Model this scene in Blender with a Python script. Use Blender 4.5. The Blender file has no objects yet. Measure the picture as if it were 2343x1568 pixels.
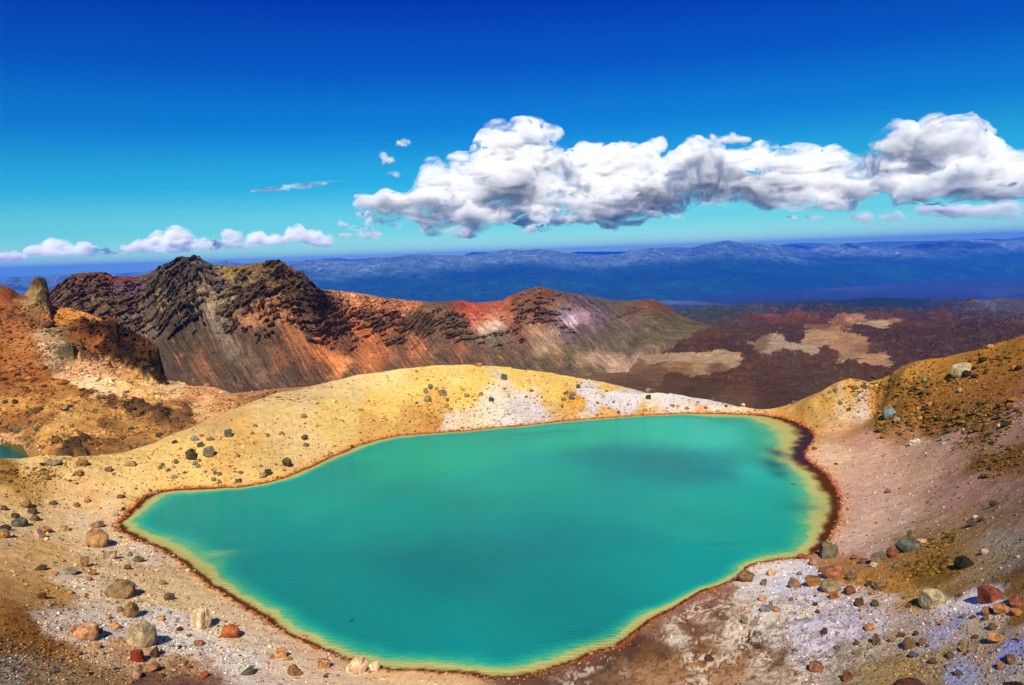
import bpy, math, random
import numpy as np
from mathutils import Matrix, Vector

random.seed(7)
R = math.radians
scene = bpy.context.scene

# ------------------------------------------------------------------ camera
# D units: the photograph measured as 2342 x 1568
F, CX, CY = 1784.0, 1171.0, 784.0
ZC = 30.0                                   # eye height above the lake (m)
PITCH, ROLL = R(6.365), R(-2.0)
cam_data = bpy.data.cameras.new('camera')
cam = bpy.data.objects.new('camera', cam_data)
scene.collection.objects.link(cam)
RM = Matrix.Rotation(math.pi / 2 - PITCH, 3, 'X') @ Matrix.Rotation(ROLL, 3, 'Z')
cam.matrix_world = Matrix.Translation((0, 0, ZC)) @ RM.to_4x4()
cam_data.sensor_width = 36.0
cam_data.lens = 36.0 * F / 2342.0
cam_data.clip_start = 0.5
cam_data.clip_end = 300000.0
scene.camera = cam
RN = np.array(RM)

# ------------------------------------------------------------------ sky, sun, exposure
SUN_EL, SUN_AZ = R(43.0), R(184.0)          # azimuth clockwise from +Y: behind the camera
world = bpy.data.worlds.new('World')
scene.world = world
world.use_nodes = True
wn = world.node_tree
for n in list(wn.nodes):
    wn.nodes.remove(n)
def N(tree, t, **kw):
    n = tree.nodes.new(t)
    for k, v in kw.items():
        setattr(n, k, v)
    return n
wo = N(wn, 'ShaderNodeOutputWorld')
bg = N(wn, 'ShaderNodeBackground')
sky = N(wn, 'ShaderNodeTexSky', sky_type='NISHITA')
sky.sun_disc = False
sky.sun_elevation = SUN_EL
sky.sun_rotation = SUN_AZ
sky.altitude = 1700
sky.air_density = 1.0
sky.dust_density = 0.3
sky.ozone_density = 3.0
geo = N(wn, 'ShaderNodeTexCoord')
sep = N(wn, 'ShaderNodeSeparateXYZ')
wn.links.new(geo.outputs['Generated'], sep.inputs[0])
ramp = N(wn, 'ShaderNodeValToRGB')
wn.links.new(sep.outputs['Z'], ramp.inputs[0])
cr = ramp.color_ramp
cr.interpolation = 'EASE'
SKYR = [(0.0, (.40, .66, .55)), (0.045, (.16, .50, .50)), (0.10, (.035, .40, .50)), (0.17, (.010, .26, .52)), (0.24, (.006, .15, .52)),
        (0.32, (.004, .07, .50)), (0.55, (.12, .24, .50)), (1.0, (.34, .46, .66))]
while len(cr.elements) < len(SKYR):
    cr.elements.new(0.5)
for e, (p, c) in zip(cr.elements, SKYR):
    e.position = p
    e.color = (*c, 1)
mulw = N(wn, 'ShaderNodeMix', data_type='RGBA', blend_type='MULTIPLY')
mulw.inputs[0].default_value = 1.0
wn.links.new(sky.outputs[0], mulw.inputs[6])
wn.links.new(ramp.outputs[0], mulw.inputs[7])
wn.links.new(mulw.outputs[2], bg.inputs[0])
lowmix = N(wn, 'ShaderNodeMix', data_type='RGBA')  # added fill glow below the horizon, brightens the cloud undersides
lm = N(wn, 'ShaderNodeMath', operation='LESS_THAN'); lm.inputs[1].default_value = -0.004
wn.links.new(sep.outputs['Z'], lm.inputs[0]); wn.links.new(lm.outputs[0], lowmix.inputs[0])
wn.links.new(mulw.outputs[2], lowmix.inputs[6]); lowmix.inputs[7].default_value = (2.9, 3.4, 4.2, 1)
wn.links.new(lowmix.outputs[2], bg.inputs[0])
bg.inputs[1].default_value = 0.12
wn.links.new(bg.outputs[0], wo.inputs[0])

sun_data = bpy.data.lights.new('sun', 'SUN')
sun = bpy.data.objects.new('sun', sun_data)
scene.collection.objects.link(sun)
sun_data.energy = 4.7
sun_data.angle = R(0.53)
sun_data.color = (1.0, 0.94, 0.81)
sd = Vector((math.sin(SUN_AZ) * math.cos(SUN_EL), math.cos(SUN_AZ) * math.cos(SUN_EL), math.sin(SUN_EL)))
sun.rotation_euler = sd.to_track_quat('Z', 'Y').to_euler()

scene.view_settings.view_transform = 'Standard'
scene.view_settings.look = 'None'
scene.view_settings.exposure = 0.55
scene.view_settings.gamma = 1.0
scene.cycles.volume_bounces = 10
scene.cycles.max_bounces = 8
scene.cycles.transparent_max_bounces = 24
scene.cycles.use_denoising = True

# ------------------------------------------------------------------ helpers
f32 = np.float32
def link(o, parent=None):
    scene.collection.objects.link(o)
    if parent is not None:
        o.parent = parent
    return o
def tag(o, label=None, cat=None, group=None, kind=None):
    if label: o['label'] = label
    if cat: o['category'] = cat
    if group: o['group'] = group
    if kind: o['kind'] = kind
    return o

def ray(px, py):
    """world azimuth and slope (dz per horizontal metre) of the line of sight through D-pixel px, py"""
    px = np.asarray(px, float); py = np.asarray(py, float)
    d = np.stack([(px - CX) / F, (CY - py) / F, -np.ones_like(px)], -1) @ RN.T
    return np.arctan2(d[..., 0], d[..., 1]), d[..., 2] / np.hypot(d[..., 0], d[..., 1])
def at_r(px, py, r):
    az, te = ray(px, py)
    return np.array([r * math.sin(az), r * math.cos(az), ZC + r * te])
def at_z(px, py, z):
    az, te = ray(px, py)
    r = (z - ZC) / te
    return np.array([r * math.sin(az), r * math.cos(az), z])
def srgb(c):
    if isinstance(c, str):
        c = [int(c[i:i + 2], 16) for i in (0, 2, 4)]
    c = np.asarray(c, float) / 255.0
    return np.where(c <= 0.04045, c / 12.92, ((c + 0.055) / 1.055) ** 2.4)

def _hash(ix, iy, iz, seed):
    h = (ix.astype(np.uint32) * np.uint32(374761393) + iy.astype(np.uint32) * np.uint32(668265263)
         + iz.astype(np.uint32) * np.uint32(2147483647 - 58) + np.uint32(seed * 1013904223 & 0xffffffff))
    h = (h ^ (h >> np.uint32(13))) * np.uint32(1274126177)
    h = (h ^ (h >> np.uint32(16))) * np.uint32(2246822519)
    h ^= h >> np.uint32(15)
    return h.astype(f32) * f32(2.0 / 4294967295.0) - f32(1.0)
def vnoise2(x, y, seed=0):
    x = np.asarray(x, f32); y = np.asarray(y, f32)
    xi = np.floor(x); yi = np.floor(y)
    fx = x - xi; fy = y - yi
    xi = xi.astype(np.int64); yi = yi.astype(np.int64); z = np.zeros_like(xi)
    # gradient noise, 2D
    def g(ox, oy):
        a = _hash(xi + ox, yi + oy, z, seed) * f32(math.pi)
        return np.cos(a) * (fx - ox) + np.sin(a) * (fy - oy)
    u = fx * fx * fx * (fx * (fx * 6 - 15) + 10); v = fy * fy * fy * (fy * (fy * 6 - 15) + 10)
    a = g(0, 0); b = g(1, 0); c = g(0, 1); d = g(1, 1)
    return (a + (b - a) * u) * (1 - v) + (c + (d - c) * u) * v
def vnoise3(x, y, zz, seed=0):
    x = np.asarray(x, f32); y = np.asarray(y, f32); zz = np.asarray(zz, f32)
    xi = np.floor(x); yi = np.floor(y); zi = np.floor(zz)
    fx = x - xi; fy = y - yi; fz = zz - zi
    xi = xi.astype(np.int64); yi = yi.astype(np.int64); zi = zi.astype(np.int64)
    u = fx * fx * (3 - 2 * fx); v = fy * fy * (3 - 2 * fy); w = fz * fz * (3 - 2 * fz)
    out = 0
    for ox in (0, 1):
        for oy in (0, 1):
            for oz in (0, 1):
                out = out + _hash(xi + ox, yi + oy, zi + oz, seed) * (u if ox else 1 - u) * (v if oy else 1 - v) * (w if oz else 1 - w)
    return out
def fbm2(x, y, octv=5, seed=0, gain=0.5, ridged=False):
    s = 0; a = 1.0; t = 0; f = 1.0
    for o in range(octv):
        n = vnoise2(x * f + 17.3 * o, y * f - 9.1 * o, seed + o) * 1.5
        if ridged:
            n = 1 - 2 * np.abs(n)
        s = s + a * n; t += a; a *= gain; f *= 2.03
    return s / t
def fbm3(x, y, z, octv=4, seed=0, gain=0.5):
    s = 0; a = 1.0; t = 0; f = 1.0
    for o in range(octv):
        s = s + a * vnoise3(x * f + 5.1 * o, y * f, z * f - 3.7 * o, seed + o); t += a; a *= gain; f *= 2.03
    return s / t
def sstep(a, b, x):
    t = np.clip((x - a) / (b - a), 0, 1)
    return t * t * (3 - 2 * t)

def grid_mesh(name, P, mat, col=None, keep=None, kind='structure', extra=None):
    """P: na x nr x 3 vertex grid; keep: optional (na-1) x (nr-1) mask of faces"""
    na, nr = P.shape[:2]
    idx = np.arange(na * nr).reshape(na, nr)
    q = np.stack([idx[:-1, :-1], idx[1:, :-1], idx[1:, 1:], idx[:-1, 1:]], -1)
    q = q.reshape(-1, 4) if keep is None else q[keep]
    V = P.reshape(-1, 3).astype(f32)
    C = None if col is None else col.reshape(-1, 3)
    E = None if extra is None else extra.reshape(-1)
    if keep is not None:
        used = np.unique(q)
        m = np.zeros(na * nr, np.int64); m[used] = np.arange(len(used))
        q = m[q]; V = V[used]
        if C is not None: C = C[used]
        if E is not None: E = E[used]
    me = bpy.data.meshes.new(name)
    me.vertices.add(len(V)); me.vertices.foreach_set('co', V.ravel())
    me.loops.add(q.size); me.loops.foreach_set('vertex_index', q.ravel().astype(np.int32))
    me.polygons.add(len(q)); me.polygons.foreach_set('loop_start', (np.arange(len(q)) * 4).astype(np.int32))
    me.update(calc_edges=True)
    me.polygons.foreach_set('use_smooth', np.ones(len(q), bool))
    if C is not None:
        a = me.color_attributes.new('Col', 'FLOAT_COLOR', 'POINT')
        a.data.foreach_set('color', np.concatenate([C, np.ones((len(C), 1))], 1).astype(f32).ravel())
    if E is not None:
        a = me.attributes.new('mask', 'FLOAT', 'POINT')
        a.data.foreach_set('value', E.astype(f32).ravel())
    me.materials.append(mat)
    o = bpy.data.objects.new(name, me)
    link(o)
    if kind: o['kind'] = kind
    return o

def idw(X, pts, vals, p=3.0, eps=1e-3):
    """inverse-distance field; X: n x k, pts: m x k, vals: m x c"""
    X = X.astype(f32); pts = pts.astype(f32); vals = vals.astype(f32)
    out = np.zeros((len(X), vals.shape[1]), f32)
    for s in range(0, len(X), 60000):
        Y = X[s:s + 60000]
        d = np.zeros((len(Y), len(pts)), f32)
        for k in range(pts.shape[1]):
            d += (Y[:, k:k + 1] - pts[None, :, k]) ** 2
        w = 1.0 / (d + eps) ** p
        w /= w.sum(1, keepdims=True)
        out[s:s + 60000] = w @ vals
    return out

class TPS:
    def __init__(self, xy, z, lam=0.0):
        self.c = xy.mean(0); self.s = 100.0
        X = (xy - self.c) / self.s
        n = len(X)
        d = np.hypot(X[:, None, 0] - X[None, :, 0], X[:, None, 1] - X[None, :, 1])
        K = self.k(d) + lam * np.eye(n)
        P = np.c_[np.ones(n), X]
        A = np.zeros((n + 3, n + 3)); A[:n, :n] = K; A[:n, n:] = P; A[n:, :n] = P.T
        w = np.linalg.solve(A, np.r_[z, 0, 0, 0])
        self.X = X; self.w = w[:n]; self.a = w[n:]
    @staticmethod
    def k(d):
        return d * d * np.log(d + 1e-9)
    def __call__(self, xy):
        out = np.zeros(len(xy))
        for s in range(0, len(xy), 40000):
            Y = (xy[s:s + 40000] - self.c) / self.s
            d = np.hypot(Y[:, None, 0] - self.X[None, :, 0], Y[:, None, 1] - self.X[None, :, 1])
            out[s:s + 40000] = self.k(d) @ self.w + self.a[0] + Y @ self.a[1:]
        return out

def cast(px, py, az_g, r_g, Zg, rmin=0):
    """first hit of the sight line with a polar height grid -> x, y, z (None if it misses)"""
    az, te = ray(px, py)
    i = np.interp(az, az_g, np.arange(len(az_g)))
    i0 = int(min(max(i, 0), len(az_g) - 2)); t = i - i0
    z = Zg[i0] * (1 - t) + Zg[i0 + 1] * t
    d = z - (ZC + r_g * te)
    k = np.where((d[1:] >= 0) & (d[:-1] < 0) & (r_g[1:] > rmin))[0]
    if not len(k):
        return None
    k = k[0]
    u = -d[k] / (d[k + 1] - d[k])
    r = r_g[k] + u * (r_g[k + 1] - r_g[k])
    return np.array([r * math.sin(az), r * math.cos(az), ZC + r * float(te)])

def lines_grid(az_g, r_g, lines):
    """surface through feature lines; each line: (px, py, r) points. z is interpolated along r at each azimuth"""
    Rl, Zl = [], []
    for L in lines:
        L = np.array(L, float)
        az, te = ray(L[:, 0], L[:, 1])
        o = np.argsort(az)
        az, te, r = az[o], te[o], L[o, 2]
        rr = np.interp(az_g, az, r)
        Rl.append(rr); Zl.append(ZC + rr * np.interp(az_g, az, te))
    Rl = np.array(Rl); Zl = np.array(Zl)
    Z = np.empty((len(az_g), len(r_g)))
    for i in range(len(az_g)):
        Z[i] = np.interp(r_g, Rl[:, i], Zl[:, i])
    return Z, Rl, Zl
def polar(az_g, r_g, Z):
    return np.stack([r_g[None] * np.sin(az_g)[:, None], r_g[None] * np.cos(az_g)[:, None], Z], -1)
def catmull(pts, n=6):
    pts = np.array(pts, float); out = []
    for i in range(len(pts)):
        p0, p1, p2, p3 = pts[i - 1], pts[i], pts[(i + 1) % len(pts)], pts[(i + 2) % len(pts)]
        for k in range(n):
            t = k / n
            out.append(0.5 * ((2 * p1) + (-p0 + p2) * t + (2 * p0 - 5 * p1 + 4 * p2 - p3) * t * t + (-p0 + 3 * p1 - 3 * p2 + p3) * t ** 3))
    return np.array(out)
def sdf_poly(xy, poly):
    xy = xy.astype(f32); poly = poly.astype(f32)
    best = np.full(len(xy), 1e9, f32); ins = np.zeros(len(xy), bool)
    for i in range(len(poly)):
        a = poly[i]; b = poly[(i + 1) % len(poly)]
        e = b - a; w = xy - a
        t = np.clip((w @ e) / max(float(e @ e), 1e-9), 0, 1)
        dx = w[:, 0] - e[0] * t; dy = w[:, 1] - e[1] * t
        best = np.minimum(best, dx * dx + dy * dy)
        c = ((a[1] > xy[:, 1]) != (b[1] > xy[:, 1]))
        with np.errstate(divide='ignore', invalid='ignore'):
            xi = (b[0] - a[0]) * (xy[:, 1] - a[1]) / (b[1] - a[1]) + a[0]
        ins ^= c & (xy[:, 0] < xi)
    d = np.sqrt(best)
    return np.where(ins, -d, d)

def ico(n):
    import bmesh
    bm = bmesh.new(); bmesh.ops.create_icosphere(bm, subdivisions=n, radius=1.0)
    V = np.array([v.co for v in bm.verts]); Fc = np.array([[v.index for v in f.verts] for f in bm.faces]); bm.free()
    return V, Fc
ICO = ico(3)
# ------------------------------------------------------------------ materials
def new_mat(name):
    m = bpy.data.materials.new(name); m.use_nodes = True
    t = m.node_tree
    for n in list(t.nodes): t.nodes.remove(n)
    out = N(t, 'ShaderNodeOutputMaterial')
    return m, t, out
def val(t, x):
    n = N(t, 'ShaderNodeValue'); n.outputs[0].default_value = x; return n.outputs[0]
def math_(t, op, a, b=None, clamp=False):
    n = N(t, 'ShaderNodeMath', operation=op); n.use_clamp = clamp
    for i, v in enumerate((a, b)):
        if v is None: continue
        if isinstance(v, (int, float)): n.inputs[i].default_value = v
        else: t.links.new(v, n.inputs[i])
    return n.outputs[0]
def mixc(t, fac, a, b, mode='MIX'):
    n = N(t, 'ShaderNodeMix', data_type='RGBA', blend_type=mode)
    for i, v in ((0, fac), (6, a), (7, b)):
        if isinstance(v, (int, float)): n.inputs[i].default_value = v
        elif isinstance(v, tuple): n.inputs[i].default_value = (*v, 1) if len(v) == 3 else v
        else: t.links.new(v, n.inputs[i])
    return n.outputs[2]
def noise(t, co, scale, detail=4, rough=0.55, dist=0.0):
    n = N(t, 'ShaderNodeTexNoise'); n.inputs['Scale'].default_value = scale
    n.inputs['Detail'].default_value = detail; n.inputs['Roughness'].default_value = rough
    n.inputs['Distortion'].default_value = dist
    t.links.new(co, n.inputs['Vector']); return n
def voro(t, co, scale, feature='F1'):
    n = N(t, 'ShaderNodeTexVoronoi'); n.feature = feature; n.inputs['Scale'].default_value = scale
    t.links.new(co, n.inputs['Vector']); return n
def rng(t, v, a, b, c, d):
    n = N(t, 'ShaderNodeMapRange'); t.links.new(v, n.inputs[0])
    for i, x in enumerate((a, b, c, d)): n.inputs[i + 1].default_value = x
    return n.outputs[0]

def ground_mat(name, s_fine, s_mid, speck=0.5, mottled=0.35, bump=0.6, bdist=0.05, rough=0.95, pebble=True):
    """vertex colour x clods, gravel and scattered stones at three sizes, with matching bump; scales are per metre"""
    m, t, out = new_mat(name)
    b = N(t, 'ShaderNodeBsdfPrincipled'); b.inputs['Roughness'].default_value = rough
    b.inputs['Specular IOR Level'].default_value = 0.12
    at = N(t, 'ShaderNodeVertexColor'); at.layer_name = 'Col'
    tc = N(t, 'ShaderNodeTexCoord'); co = tc.outputs['Object']
    nm = noise(t, co, s_mid, 6, 0.65)
    c = mixc(t, 1.0, at.outputs[0], mixc(t, mottled, (1, 1, 1), mixc(t, rng(t, nm.outputs[0], 0.38, 0.62, 0, 1), (.55, .49, .44), (1.3, 1.27, 1.2))), 'MULTIPLY')
    h = math_(t, 'MULTIPLY', nm.outputs[0], 1.2)
    layers = ((s_fine * 1.9, .55, .60), (s_fine, .66, .85), (s_fine * .42, .80, 1.0)) if pebble else ((s_fine * 1.6, .45, .7), (s_fine * .6, .62, .9))
    for i, (sc, thr, amt) in enumerate(layers):
        v = voro(t, co, sc); v.inputs['Randomness'].default_value = 1.0
        vs = N(t, 'ShaderNodeSeparateColor'); t.links.new(v.outputs['Color'], vs.inputs[0])
        peb = math_(t, 'MULTIPLY', math_(t, 'GREATER_THAN', vs.outputs[0], thr), rng(t, v.outputs['Distance'], 0.22, 0.42, 1, 0))
        peb = math_(t, 'MULTIPLY', peb, rng(t, nm.outputs[0], .36, .56, .15, 1.0))
        tone = mixc(t, rng(t, vs.outputs[1], 0.45, 0.8, 0, 1), (.48, .41, .34), (1.32, 1.26, 1.16))
        c = mixc(t, math_(t, 'MULTIPLY', peb, amt * speck * 1.6, clamp=True), c, mixc(t, 1.0, c, tone, 'MULTIPLY'))
        h = math_(t, 'ADD', h, math_(t, 'MULTIPLY', peb, .5 + .35 * i))
    t.links.new(c, b.inputs['Base Color'])
    bp = N(t, 'ShaderNodeBump'); bp.inputs['Strength'].default_value = bump; bp.inputs['Distance'].default_value = bdist
    t.links.new(h, bp.inputs['Height']); t.links.new(bp.outputs[0], b.inputs['Normal'])
    t.links.new(b.outputs[0], out.inputs[0])
    return m
ALB = 0.80     # display colour -> albedo

# ================================================================== NEAR GROUND: the lake basin
SHORE = [(268,1203),(285,1185),(303,1163),(330,1140),(365,1125),(430,1118),(500,1115),(570,1111),(640,1096),(700,1072),(760,1045),
 (820,1020),(880,1003),(950,994),(1030,988),(1100,982),(1200,973),(1300,963),(1400,955),(1500,949),(1600,946),(1680,947),(1740,950),
 (1790,957),(1828,970),(1852,985),(1860,1003),(1848,1024),(1838,1042),(1858,1062),(1885,1083),(1905,1110),(1918,1140),(1919,1170),
 (1912,1198),(1900,1222),(1887,1246),(1872,1262),(1845,1272),(1809,1277),(1765,1284),(1715,1297),(1685,1322),(1643,1341),(1583,1368),
 (1512,1405),(1465,1440),(1412,1476),(1350,1500),(1292,1519),(1245,1534),(1205,1545),(1160,1550),(1112,1550),(1062,1541),(970,1536),
 (870,1529),(800,1511),(726,1480),(655,1446),(600,1410),(560,1388),(520,1362),(480,1338),(440,1303),(400,1273),(365,1254),(330,1240),(293,1224)]
shore_px = catmull(SHORE, 5)
shore_xy = np.array([at_z(x, y, 0.0)[:2] for x, y in shore_px])

CP = []          # world control points x, y, z
for x, y in SHORE[::2]:
    CP.append(at_z(x, y, 0.12))
for x, y in [(500,1200),(800,1200),(1200,1100),(1500,1100),(1700,1100),(1200,1350),(900,1400),(1500,1250),(700,1300)]:
    CP.append(at_z(x, y, -2.5))
# left flats and slopes, then the right hand side: (px, py, z)
for x, y, z in [(60,1100,2.0),(0,1200,3.4),(150,1150,1.4),(150,1300,3.0),(0,1300,4.8),(0,1400,6.2),(0,1500,7.8),(0,1568,8.6),(150,1568,6.4),
                (300,1568,4.4),(500,1568,2.6),(700,1568,1.3),(300,1400,2.6),(250,1250,.7),(420,1450,2.0),(900,1568,.35),(-150,1300,7),(-150,1100,4),
                (1350,1568,.35),(1500,1500,.45),(1600,1420,.45),(1660,1450,.9),(1700,1568,1.4),(1750,1400,1.7),(1900,1400,3),(1900,1568,3.4),
                (2100,1400,5),(2100,1568,5.6),(2342,1568,8.2),(2342,1400,8.6),(2342,1250,9),(2150,1250,4.8),(2000,1290,2.4),(2000,1150,1.2),
                (1955,1050,.6),(2150,1100,3.6),(2342,1100,8.2),(1920,1000,.7),(2100,1000,3.2),(2342,985,9.6),(2000,950,2.3),(2500,1250,12),(2500,1000,13)]:
    CP.append(at_z(x, y, z))
# crest lines (px, py, r)
CREST = [(0,1058,121),(90,1050,121.5),(180,1043,122),(300,1036,124),(400,990,132),(500,948,142),(590,914,150),(700,885,156),(800,860,160),
         (900,843,160),(1000,834,160),(1080,834,159),(1160,841,158),(1250,854,158),(1330,868,157),(1400,879,155),(1500,900,152),(1600,916,149),
         (1700,931,146),(1775,940,143.5),(1850,915,141),(1950,880,139),(2050,850,137),(2150,825,135),(2250,795,132),(2342,768,130),(2450,738,128)]
for x, y, r in CREST:
    p = at_r(x, y, r); CP.append(p)
    u = p[:2] / np.hypot(*p[:2])
    for dr, dz in ((12, -5), (30, -18), (60, -45)):
        CP.append(np.array([*(p[:2] + u * dr), p[2] + dz]))
for x, y, r in [(850,905,150),(1040,900,147),(1250,905,149),(1450,925,149),(620,1000,128)]:
    CP.append(at_r(x, y, r))
for p in [(0,0,28.3),(0,20,14),(0,36,4),(-30,8,22),(30,8,22),(-25,30,11),(25,30,10.5),(-60,30,17),(60,30,18),(-90,60,15),(95,70,19)]:
    CP.append(np.array(p, float))
CP = np.array(CP)
tps = TPS(CP[:, :2], CP[:, 2], 1e-4)

AZ0, AZ1 = R(-46), R(46)
QN = 1.0
az_n = np.linspace(AZ0, AZ1, int(1350 * QN))
_inv = np.linspace(1 / 12.0, 1 / 190.0, int(700 * QN))
r_n = np.unique(np.concatenate([1 / _inv, np.linspace(60, 175, int(330 * QN))]))
# coarse evaluation of the spline, then bilinear to the fine polar grid
azc = np.linspace(AZ0, AZ1, 240); rc = 1 / np.linspace(1 / 12.0, 1 / 190.0, 300)
Xc = rc[None] * np.sin(azc)[:, None]; Yc = rc[None] * np.cos(azc)[:, None]
Zc = tps(np.c_[Xc.ravel(), Yc.ravel()]).reshape(Xc.shape)
def regrid(Zc, azc, rc, az, r):
    ia = np.interp(az, azc, np.arange(len(azc))); ir = np.interp(r, rc, np.arange(len(rc)))
    a0 = np.clip(ia.astype(int), 0, len(azc) - 2); r0 = np.clip(ir.astype(int), 0, len(rc) - 2)
    ta = (ia - a0)[:, None]; tr = (ir - r0)[None]
    return (Zc[a0][:, r0] * (1 - ta) * (1 - tr) + Zc[a0 + 1][:, r0] * ta * (1 - tr) + Zc[a0][:, r0 + 1] * (1 - ta) * tr + Zc[a0 + 1][:, r0 + 1] * ta * tr)
Zn = regrid(Zc, azc, rc, az_n, r_n)
Pn = polar(az_n, r_n, Zn)
xyn = Pn[..., :2].reshape(-1, 2)
sd_n = sdf_poly(xyn, shore_xy).reshape(Zn.shape)
X, Y = Pn[..., 0], Pn[..., 1]
sd_n = sd_n + 0.45 * fbm2(X / 3.5, Y / 3.5, 4, 31) + 0.12 * vnoise2(X * 1.9, Y * 1.9, 35)
away = sstep(0.3, 9, sd_n)
rel = 0.42 * fbm2(X / 13, Y / 13, 4, 3) + 0.16 * fbm2(X / 3.2, Y / 3.2, 4, 8) + 0.05 * fbm2(X / .7, Y / .7, 3, 12)
# small runnels down the slopes
rel += 0.05 * fbm2(X / 1.6 + Y / 7, Y / 9, 3, 44, ridged=True)
Zout = np.where(sd_n < 6, np.maximum(Zn, (0.05 + 0.05 * np.clip(sd_n, 0, 3)) * sstep(6, 3, sd_n) - 3 * sstep(3, 6, sd_n)), Zn) + rel * away
Zout = np.where(sd_n < 3, np.maximum(Zout, 0.03), Zout)
Zin = -0.08 + 0.35 * np.minimum(sd_n, 0)
Zn = np.where(sd_n > 0, np.minimum(0.02 + 0.22 * sd_n ** 0.8 + 0 * Zout, 50) * (1 - sstep(0, 2.5, sd_n)) + Zout * sstep(0, 2.5, sd_n), Zin)
Pn[..., 2] = Zn

def hit_n(px, py):
    return cast(px, py, az_n, r_n, Zn)
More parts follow.
